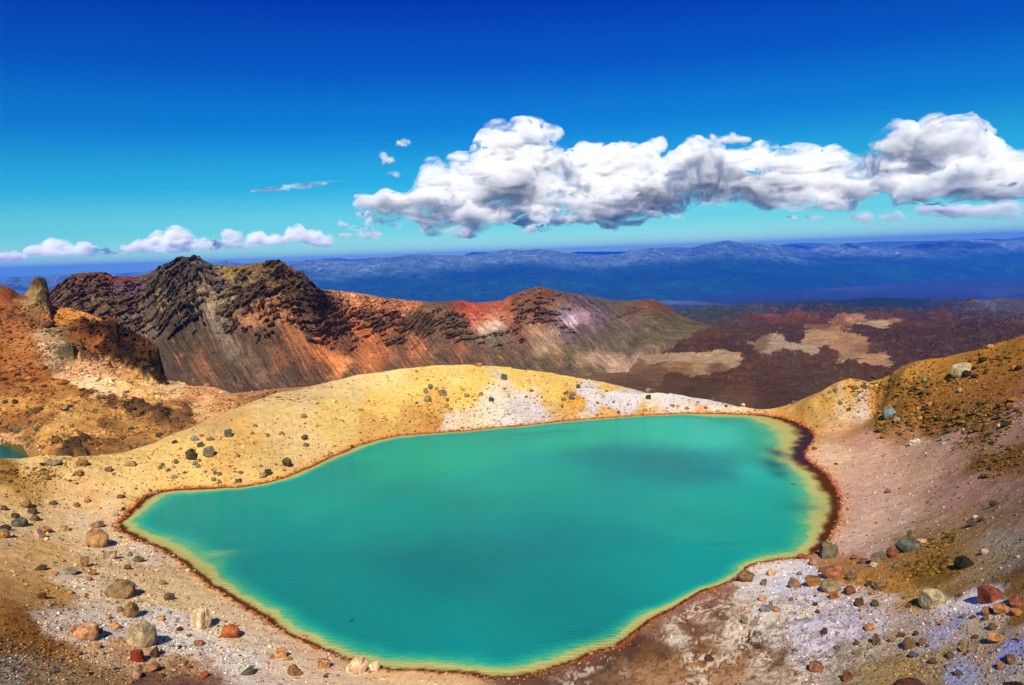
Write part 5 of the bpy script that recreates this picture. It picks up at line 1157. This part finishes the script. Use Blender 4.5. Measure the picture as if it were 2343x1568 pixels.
def pick_near(rs, n):
    # uniform over the picture of the ground, thinned by patchy density
    out = []
    dens = [(c[0], c[1], c[2] * 1.2, c[3] * 1.2, c[4]) for c in fields] + [(2150,1120,220,150,.6),(1100,960,330,25,1.2),(1250,930,250,45,.8),(2200,900,160,90,1.6),(1900,940,110,30,.8),(60,1480,110,90,1.6),(420,1540,180,25,1.),(350,1250,90,60,.8),
            (2050,1530,300,50,1.5),(1800,1500,100,60,.7),(600,1470,160,50,.8),(1640,1460,120,90,.4)]
    w = np.array([d[4] * d[2] * d[3] for d in dens]); w /= w.sum()
    ia_max = len(az_n) - 1
    while len(out) < n:
        if rs.rand() < .25: x, y = rs.uniform(-150, 2492), rs.uniform(840, 1640)
        else:
            d = dens[rs.choice(len(dens), p=w)]
            x = d[0] + rs.normal() * d[2] * .75; y = d[1] + rs.normal() * d[3] * .75
        az, te = ray(x, y)
        if te > -.1: continue
        fi = (az - AZ0) / (AZ1 - AZ0) * ia_max
        i = int(fi)
        if i < 0 or i >= ia_max: continue
        z = Zn[i]; dd = z - (ZC + r_n * te)
        k = np.argmax(dd > 0)
        if dd[k] <= 0 or k == 0: continue
        r = r_n[k] + rs.uniform(-.3, .3)
        if sd_n[i, k] < .25 and rs.rand() < .97: continue
        if sd_n[i, k] < -.6: continue
        gcol = Cn[i, k]
        u = rs.rand()
        if u < .42: c = gcol * rs.uniform(.30, .62)
        elif u < .7: c = gcol * rs.uniform(.7, 1.0) * np.array([1.05, .88, .70])
        elif u < .88: c = np.minimum(gcol * rs.uniform(1.1, 1.5), .8)
        else: c = srgb(['8A4A20', '5A4A3C', 'B0683C', '6C6C60'][rs.randint(4)]) * .8
        a = az + rs.uniform(-.0004, .0004)
        out.append((r * math.sin(a), r * math.cos(a), float(np.interp(r, r_n[max(k - 1, 0):k + 2], z[max(k - 1, 0):k + 2])), r, c))
    return out
stones = scatter('stones', 22000, pick_near, lambda rs, r: (.0011 * r) * math.exp(rs.normal() * .45) * .75 + .015, M_stone, 77)
def pick_hill(rs, n):
    out = []
    while len(out) < n:
        i = rs.randint(len(az_h)); x, y = rs.uniform(-60, 640), rs.uniform(700, 1030)
        p = None
        az, te = ray(x, y)
        fi = (az - az_h[0]) / (az_h[-1] - az_h[0]) * (len(az_h) - 1); i = int(fi)
        if i < 0 or i >= len(az_h) - 1: continue
        dd = Zh[i] - (ZC + r_h * te); dd[:40] = -1
        k = np.argmax(dd > 0)
        if dd[k] <= 0 or r_h[k] < 150: continue
        if fbm2(np.array([x / 45.0]), np.array([y / 20.0]), 3, 900)[0] < .02 and rs.rand() < .8: continue
        g = Ch[i, k]
        c = g * rs.uniform(.25, .55) if rs.rand() < .75 else np.minimum(g * rs.uniform(.9, 1.4), .8)
        out.append((Ph[i, k, 0], Ph[i, k, 1], Zh[i, k], r_h[k], c))
    return out
hstones = scatter('stones', 7000, pick_hill, lambda rs, r: .0012 * r * math.exp(rs.normal() * .5) * .8, M_stone, 78)
# rim stones crowding the waterline
def pick_rim(rs, n):
    out = []
    L = len(shore_xy)
    while len(out) < n:
        i = rs.randint(L); t = rs.rand(); p = shore_xy[i] * (1 - t) + shore_xy[(i + 1) % L] * t
        q = shore_xy[(i + 1) % L] - shore_xy[i]; nrm = np.array([-q[1], q[0]]); nrm /= np.linalg.norm(nrm) + 1e-9
        c0 = p - shore_xy.mean(0)
        if nrm @ c0 < 0: nrm = -nrm
        d = abs(rs.normal()) * .7 - .15
        p = p + nrm * d
        az, r = math.atan2(p[0], p[1]), math.hypot(*p)
        if not (AZ0 < az < AZ1) or r < 40: continue
        fi = (az - AZ0) / (AZ1 - AZ0) * (len(az_n) - 1); i0 = int(fi)
        z = float(np.interp(r, r_n, Zn[i0]))
        c = srgb(['9C5A2C', '7C4420', 'B08858', 'C8A47C', '7C5A3C', 'A8683C'][rs.randint(6)]) * rs.uniform(.6, 1)
        out.append((p[0], p[1], max(z, -.02), r, c))
    return out
rim_stones = scatter('stones', 3400, pick_rim, lambda rs, r: .0010 * r * math.exp(rs.normal() * .6) * .55 + .012, M_stone, 79)
# cushions of dry moss in contour-hugging rows
def moss_obj():
    rs = np.random.RandomState(91)
    zones = [(2150,955,150,35,260,14),(2270,960,70,40,130,13),(2110,1290,70,25,90,15),(2130,1250,60,25,60,14),(2040,880,90,30,170,9),(2130,890,80,30,110,9),(2230,1010,60,20,50,14),(60,1085,60,25,80,8),(2280,820,60,30,70,9),
             (640,912,100,12,140,6),(220,1048,130,6,60,6),(720,885,40,8,40,5),(2290,1055,50,30,90,13),(2120,1310,50,15,50,14)]
    VV, FF, CC, m = [], [], [], 0
    V0, F0 = ico(2)
    for (cx_, cy_, sx_, sy_, n, s) in zones:
        for j in range(int(n * 1.8)):
            a = rs.uniform(-1, 1); x = cx_ + a * sx_; y = cy_ - a * sy_ * .45 * (1 if cx_ > 1500 else -.2) + rs.normal() * sy_ * .45
            p = hit_n(x, y)
            if p is None: continue
            r = math.hypot(p[0], p[1])
            if float(sdf_poly(p[None, :2], shore_xy)[0]) < 1: continue
            w_ = s * math.exp(rs.normal() * .5) * .42 * r / F * .5
            V = V0 * np.array([w_ * rs.uniform(.9, 1.6), w_ * rs.uniform(.7, 1.1), w_ * rs.uniform(.25, .5)])
            V = V * (1 + .38 * vnoise3(V[:, 0] / w_ * 2.6 + j, V[:, 1] / w_ * 2.6, V[:, 2] / w_ * 3, 92)[:, None])
            an = -math.atan2(p[0], p[1]) + rs.normal() * .25 + (.25 if cx_ > 1500 else 0); ca, sa = math.cos(an), math.sin(an)
            W = np.stack([V[:, 0] * ca - V[:, 1] * sa + p[0], V[:, 0] * sa + V[:, 1] * ca + p[1], V[:, 2] + p[2] - w_ * .03], -1)
            c = srgb(['7A5A1E', '6A4E1A', '8A6626', '5C451A'][rs.randint(4)]) * rs.uniform(.7, 1.2)
            VV.append(W); FF.append(F0 + m); CC.append(np.repeat(c[None], len(V), 0)); m += len(V)
    V = np.concatenate(VV); Fc = np.concatenate(FF); C = np.concatenate(CC)
    me = bpy.data.meshes.new('moss'); me.from_pydata(V.tolist(), [], Fc.tolist())
    me.polygons.foreach_set('use_smooth', np.ones(len(Fc), bool))
    a = me.color_attributes.new('Col', 'FLOAT_COLOR', 'POINT'); a.data.foreach_set('color', np.concatenate([C, np.ones((len(C), 1))], 1).astype(f32).ravel())
    me.materials.append(ground_mat('dry_moss', 14, 4, speck=.6, mottled=.4, bump=1.0, bdist=.08, pebble=False))
    o = link(bpy.data.objects.new('moss', me)); o['kind'] = 'stuff'
moss_obj()

# ================================================================== THE WALKER
def flat_mat(name, col, rough=.85):
    m, t, out = new_mat(name)
    b = N(t, 'ShaderNodeBsdfPrincipled'); b.inputs['Roughness'].default_value = rough
    tc = N(t, 'ShaderNodeTexCoord'); n = noise(t, tc.outputs['Object'], 14, 3)
    t.links.new(mixc(t, rng(t, n.outputs[0], .3, .7, 0, 1), tuple(srgb(col) * .8), tuple(np.minimum(srgb(col) * 1.1, .85))), b.inputs['Base Color'])
    t.links.new(b.outputs[0], out.inputs[0]); return m
def skin(name, verts, edges, rad, mat, parent, root=0, sub=1):
    me = bpy.data.meshes.new(name); me.from_pydata(verts, edges, [])
    o = link(bpy.data.objects.new(name, me), parent)
    md = o.modifiers.new('skin', 'SKIN'); md.use_smooth_shade = True
    for i, r in enumerate(rad): me.skin_vertices[0].data[i].radius = r if isinstance(r, tuple) else (r, r)
    me.skin_vertices[0].data[root].use_root = True
    s = o.modifiers.new('sub', 'SUBSURF'); s.levels = s.render_levels = sub
    me.materials.append(mat)
    return o
pp_ = hit_n(91, 1043)
walker = bpy.data.objects.new('person', None); link(walker)
tag(walker, 'lone walker in pale shirt and shorts on the sandy ridge by the small pool', 'person')
walker.location = (pp_[0], pp_[1], pp_[2] - .01); walker.rotation_euler = (0, 0, -math.atan2(pp_[0], pp_[1]) + R(80))
# local frame: +Y is the way the person walks, X is to the side
V_, E_, R_ = [], [], []
def add_v(p, r, link_to=None):
    V_.append(p); R_.append(r)
    if link_to is not None: E_.append((link_to, len(V_) - 1))
    return len(V_) - 1
pel = add_v((0, 0, .95), (.15, .11)); waist = add_v((0, 0, 1.10), (.14, .10), pel); chest = add_v((0, .03, 1.32), (.17, .11), waist); neck0 = add_v((0, .04, 1.47), (.07, .06), chest)
nk = add_v((0, .06, 1.53), (.055, .055), neck0); hd = add_v((0, .08, 1.62), (.078, .09), nk); hd2 = add_v((0, .08, 1.71), (.07, .085), hd)
nose = add_v((0, .175, 1.635), (.014, .018), hd)
for s, ph in ((1, 1), (-1, -1)):
    hip = add_v((s * .10, 0, .90), (.09, .09), pel); kn = add_v((s * .10, ph * .22, .50), (.06, .06), hip)
    an = add_v((s * .10, ph * .34 - .06, .09), (.038, .04), kn); toe = add_v((s * .11, ph * .34 + .10, .03), (.04, .028), an)
    sh = add_v((s * .19, .03, 1.40), (.06, .06), chest); el = add_v((s * .25, -ph * .14, 1.15), (.042, .042), sh)
    wr = add_v((s * .25, -ph * .20 + .12, .95), (.028, .03), el); pal = add_v((s * .25, -ph * .22 + .16, .88), (.022, .036), wr)
    for f, (dy, ln) in enumerate(((-.030, .06), (-.010, .075), (.010, .07), (.030, .055))):
        k1 = add_v((s * .25, -ph * .22 + .16 + dy, .84), (.009, .009), pal); add_v((s * .235, -ph * .22 + .165 + dy, .84 - ln), (.008, .008), k1)
    th = add_v((s * .235, -ph * .22 + .205, .875), (.010, .010), pal); add_v((s * .23, -ph * .22 + .215, .835), (.009, .009), th)
body = skin('body', V_, E_, R_, flat_mat('skin', '8A5638'), walker)
shirt = skin('shirt', [(0, .0, 1.0), (0, .0, 1.12), (0, .03, 1.33), (0, .04, 1.45), (.20, .03, 1.40), (.24, -.08, 1.24), (-.20, .03, 1.40), (-.24, .10, 1.24)], [(0, 1), (1, 2), (2, 3), (2, 4), (4, 5), (2, 6), (6, 7)],
             [(.17, .13), (.165, .125), (.19, .14), (.09, .08), (.08, .08), (.065, .065), (.08, .08), (.065, .065)], flat_mat('pale_cloth', 'D8B8A0'), walker)
shorts = skin('shorts', [(0, 0, 1.02), (0, 0, .92), (.10, .06, .82), (.10, .15, .62), (-.10, -.06, .82), (-.10, -.15, .62)], [(0, 1), (1, 2), (2, 3), (1, 4), (4, 5)],
              [(.165, .125), (.16, .125), (.11, .11), (.095, .095), (.11, .11), (.095, .095)], flat_mat('pale_shorts', 'C8B88C'), walker)
hair = skin('hair', [(0, .05, 1.72), (0, .02, 1.66), (0, -.01, 1.58)], [(0, 1), (1, 2)], [(.082, .085), (.09, .07), (.07, .05)], flat_mat('dark_hair', '2A1A10'), walker)
pack = skin('backpack', [(0, -.16, 1.10), (0, -.19, 1.25), (0, -.16, 1.42)], [(0, 1), (1, 2)], [(.13, .10), (.14, .12), (.11, .08)], flat_mat('dark_nylon', '2C2A22'), walker)
for s in (1, -1):
    skin('boot', [(s * .10, s * .34 - .08, .13), (s * .105, s * .34 - .05, .05), (s * .11, s * .34 + .12, .04)], [(0, 1), (1, 2)], [(.055, .055), (.055, .05), (.05, .04)], flat_mat('brown_boot', '3A2A1C'), walker)

# ================================================================== CLOUDS (each one a body of droplets hung far behind and above the haze)
def cloud_mat(dens, SURF, lo, hi, step):
    m, t, out = new_mat('cloud_vapour')
    v = N(t, 'ShaderNodeVolumeScatter')
    v.inputs['Color'].default_value = (.998, .998, .999, 1)
    v.inputs['Anisotropy'].default_value = -0.1
    tc = N(t, 'ShaderNodeTexCoord'); mp = N(t, 'ShaderNodeMapping'); mp.inputs['Scale'].default_value = (.50, .50, 1.35)
    t.links.new(tc.outputs['Object'], mp.inputs[0])
    n1 = noise(t, mp.outputs[0], 1 / 800.0, 6, .66, .5)
    t.links.new(rng(t, n1.outputs[0], lo, hi, 0.0, dens), v.inputs['Density'])
    t.links.new(v.outputs[0], out.inputs['Volume'])
    m.cycles.volume_step_rate = step
    if SURF:
        d = N(t, 'ShaderNodeBsdfDiffuse'); d.inputs[0].default_value = (.9, .9, .9, 1)
        tr_ = N(t, 'ShaderNodeBsdfTransparent')
        mx = N(t, 'ShaderNodeMixShader'); mx.inputs[0].default_value = SURF
        t.links.new(tr_.outputs[0], mx.inputs[1]); t.links.new(d.outputs[0], mx.inputs[2])
        t.links.new(mx.outputs[0], out.inputs[0])
    return m
M_cloud = [cloud_mat(.0060, .01, .43, .74, .05), cloud_mat(.0085, 0.0, .38, .64, .05)]
def make_cloud(label, lobes, dist, seed, voxel, flat=None, disp=1.0, depth=1.0, group=None):
    """lobes: (px, py, rx, ry) ellipses in D pixels; dist in m"""
    rs = np.random.RandomState(seed)
    VV, FF, n = [], [], 0
    k = dist / F
    for (px, py, rx, ry) in lobes:
        if dist > 48000: rx, ry = rx * 1.15, ry * 1.35
        elif dist > 30000: rx, ry = rx * 1.12, ry * 1.10
        for j in range(6):
            a = rs.uniform(0, 2 * math.pi); q = math.sqrt(rs.uniform(0, 1)) * .62
            sx, sy = rx * rs.uniform(.42, .75), ry * rs.uniform(.42, .75)
            x = px + rx * q * math.cos(a); y = py + ry * q * math.sin(a)
            if j == 0: x, y, sx, sy = px, py, rx * .8, ry * .8
            d = dist + rs.uniform(-1, 1) * rx * k * .5 * depth
            c = at_r(x, y, d)
            V, Fc = ICO
            W = V * np.array([sx * k, max(sx, sy) * k * .9 * depth, sy * k]) + c
            VV.append(W); FF.append(Fc + n); n += len(V)
    me = bpy.data.meshes.new('cloud'); me.from_pydata(np.concatenate(VV).tolist(), [], np.concatenate(FF).tolist())
    o = bpy.data.objects.new('cloud', me); link(o)
    md = o.modifiers.new('r', 'REMESH'); md.mode = 'VOXEL'; md.voxel_size = voxel; md.use_smooth_shade = True
    dg = bpy.context.evaluated_depsgraph_get(); ev = o.evaluated_get(dg)
    m2 = bpy.data.meshes.new_from_object(ev); o.modifiers.clear(); o.data = m2; bpy.data.meshes.remove(me)
    nv = len(m2.vertices)
    P = np.empty(nv * 3, f32); m2.vertices.foreach_get('co', P); P = P.reshape(-1, 3)
    Nn = np.empty(nv * 3, f32); m2.vertices.foreach_get('normal', Nn); Nn = Nn.reshape(-1, 3)
    L = np.median([max(l[2], l[3]) for l in lobes]) * k
    P0 = P
    objs = []
    for lay in range(2):
        P = P0 - Nn * ((lay * INS - .02) * L)
        for s_, a_ in ((L * 1.3, .42), (L * .6, .30), (L * .27, .26), (L * .13, .26), (L * .065, .22)):
            if s_ < voxel * 1.1: continue
            q = P0 * np.array([.7, .7, 1.25])
            n_ = 1 - np.abs(vnoise3(q[:, 0] / s_, q[:, 1] / s_, q[:, 2] / s_, seed + int(s_) % 97)) * 2.2
            P = P + Nn * ((n_ - .36) * a_ * s_ * disp)[:, None]
        if flat is not None:
            x = np.arctan2(P[:, 0], P[:, 1]); px = CX + F * np.tan(x)
            zb = np.array([ZC + dist * ray(a, b)[1] for a, b in flat]); zb = np.interp(px, [a for a, b in flat], zb) + lay * L * INS
            zb = zb + .16 * L * vnoise3(P[:, 0] / (L * .5), P[:, 1] / (L * .5), 0 * zb, seed + 5) + .08 * L * vnoise3(P[:, 0] / (L * .15), P[:, 1] / (L * .15), 0 * zb, seed + 6)
            lo = P[:, 2] < zb
            P[:, 2] = np.where(lo, zb - .12 * (zb - P[:, 2]), P[:, 2])
        mm = m2 if lay == 0 else m2.copy()
        mm.vertices.foreach_set('co', P.astype(f32).ravel()); mm.update()
        mm.materials.clear(); mm.materials.append(M_cloud[lay])
        if lay:
            c_ = bpy.data.objects.new('core', mm); link(c_, o)
    tag(o, label, 'cloud', group)
    print('cloud', nv)
    return o
INS = .22
make_cloud('long bank of white and grey cumulus stretching across the right half of the sky',
    [(800,535,25,10),(850,500,45,34),(890,470,50,40),(950,455,60,55),(1000,430,60,45),(1060,440,70,60),(1000,500,70,35),(1120,420,75,50),(1150,360,40,40),(1190,345,50,45),(1230,325,30,28),(1262,305,16,14),
     (1180,410,90,60),(1120,490,90,40),(1250,440,100,65),(1290,385,60,40),(1350,400,90,55),(1380,450,110,50),(1260,500,100,28),(1450,380,80,45),(1470,350,40,18),(1480,430,110,55),(1560,400,100,45),(1600,440,110,42),(1400,490,90,22),
     (1480,480,90,22),(1640,465,90,22),(1680,400,110,45),(1720,440,100,38),(1780,390,100,42),(1830,420,100,45),(1900,395,100,42),(1880,455,70,25),(1980,400,90,50),(2000,370,60,40),(1560,480,60,16)],
    36000, 11, 50, flat=[(780,548),(850,540),(1000,538),(1200,532),(1350,525),(1500,500),(1700,478),(1900,470),(2050,460)], depth=.6)
make_cloud('towering bright white cumulus dome above the right end of the cloud bank',
    [(2140,330,60,50),(2180,312,60,46),(2220,330,55,40),(2080,360,50,50),(2120,320,55,40),(2170,300,55,30),(2170,340,80,50),(2230,310,60,32),(2250,360,80,38),(2330,372,80,32),(2400,375,90,36),(2100,390,70,45),(2200,400,110,50),(2320,400,100,50),(2420,420,90,50),(2080,420,60,35),(2200,435,110,26),(2330,435,100,30)],
    32000, 23, 50, flat=[(1900,466),(2100,460),(2250,452),(2342,448),(2500,440)], depth=.8)
make_cloud('small bright flat-based cloud hanging under the cumulus at the far right',
    [(2120,490,26,10),(2160,480,40,17),(2200,475,40,17),(2240,480,40,17),(2290,488,35,14),(2310,485,20,14)], 26000, 31, 30, flat=[(2080,498),(2350,502)])
make_cloud('low white cumulus with two rounded tops near the horizon behind the left peak',
    [(320,570,30,8),(370,558,30,16),(400,552,34,20),(430,560,26,14),(470,568,30,8)], 52000, 41, 60, flat=[(280,574),(520,572)])
make_cloud('low bumpy line of white cloud right of the jagged left peak',
    [(490,562,20,8),(525,552,24,15),(560,560,26,10),(600,556,30,12),(640,552,30,12),(680,542,26,16),(710,548,24,12),(735,555,20,8)], 50000, 43, 60, flat=[(460,571),(760,562)])
make_cloud('faint low white cloud on the horizon above the far left rock pinnacle',
    [(0,597,30,9),(40,592,30,7),(90,580,26,10),(120,573,30,14),(150,576,26,10),(190,574,24,14),(215,576,18,8),(255,580,20,5)], 58000, 47, 65, flat=[(-40,606),(120,587),(280,582)])
make_cloud('pair of tiny puffs joined above the middle of the cloud bank',
    [(1590,328,16,12),(1605,332,10,8),(1640,322,18,10),(1665,317,18,8),(1690,320,20,4)], 34000, 53, 36)
for lab, lb, sd_ in (('tiny isolated wisp of cloud above the left end of the bank', [(876,362,10,14),(890,368,12,6),(895,400,16,6)], 61),
                 ('tiniest high puff, above the wisp at the left end of the bank', [(922,327,16,6),(905,334,8,3)], 62),
                 ('thin grey streak of cloud alone in the sky left of the bank', [(600,437,34,2),(640,433,34,3),(680,427,34,5),(720,422,34,4),(765,415,34,2)], 63),
                 ('small bright puff touching the base of the left end of the bank', [(1215,523,22,6),(1240,522,22,7)], 64),
                 ('small flat puff in the gap under the bank, first from the left', [(1805,499,14,5)], 65),
                 ('small flat puff in the gap under the bank, second from the left', [(1858,498,24,5)], 66),
                 ('small flat puff in the gap under the bank, third from the left', [(1970,497,26,6)], 67),
                 ('small flat puff in the gap under the bank, fourth from the left', [(2040,495,26,6),(2055,491,12,5)], 68),
                 ('small round puff at the lower left tip of the cloud bank', [(785,512,14,9)], 69)):
    make_cloud(lab, lb, 25000, sd_, 18, disp=.9 if sd_ != 63 else .12, depth=1.0 if sd_ != 63 else .25)
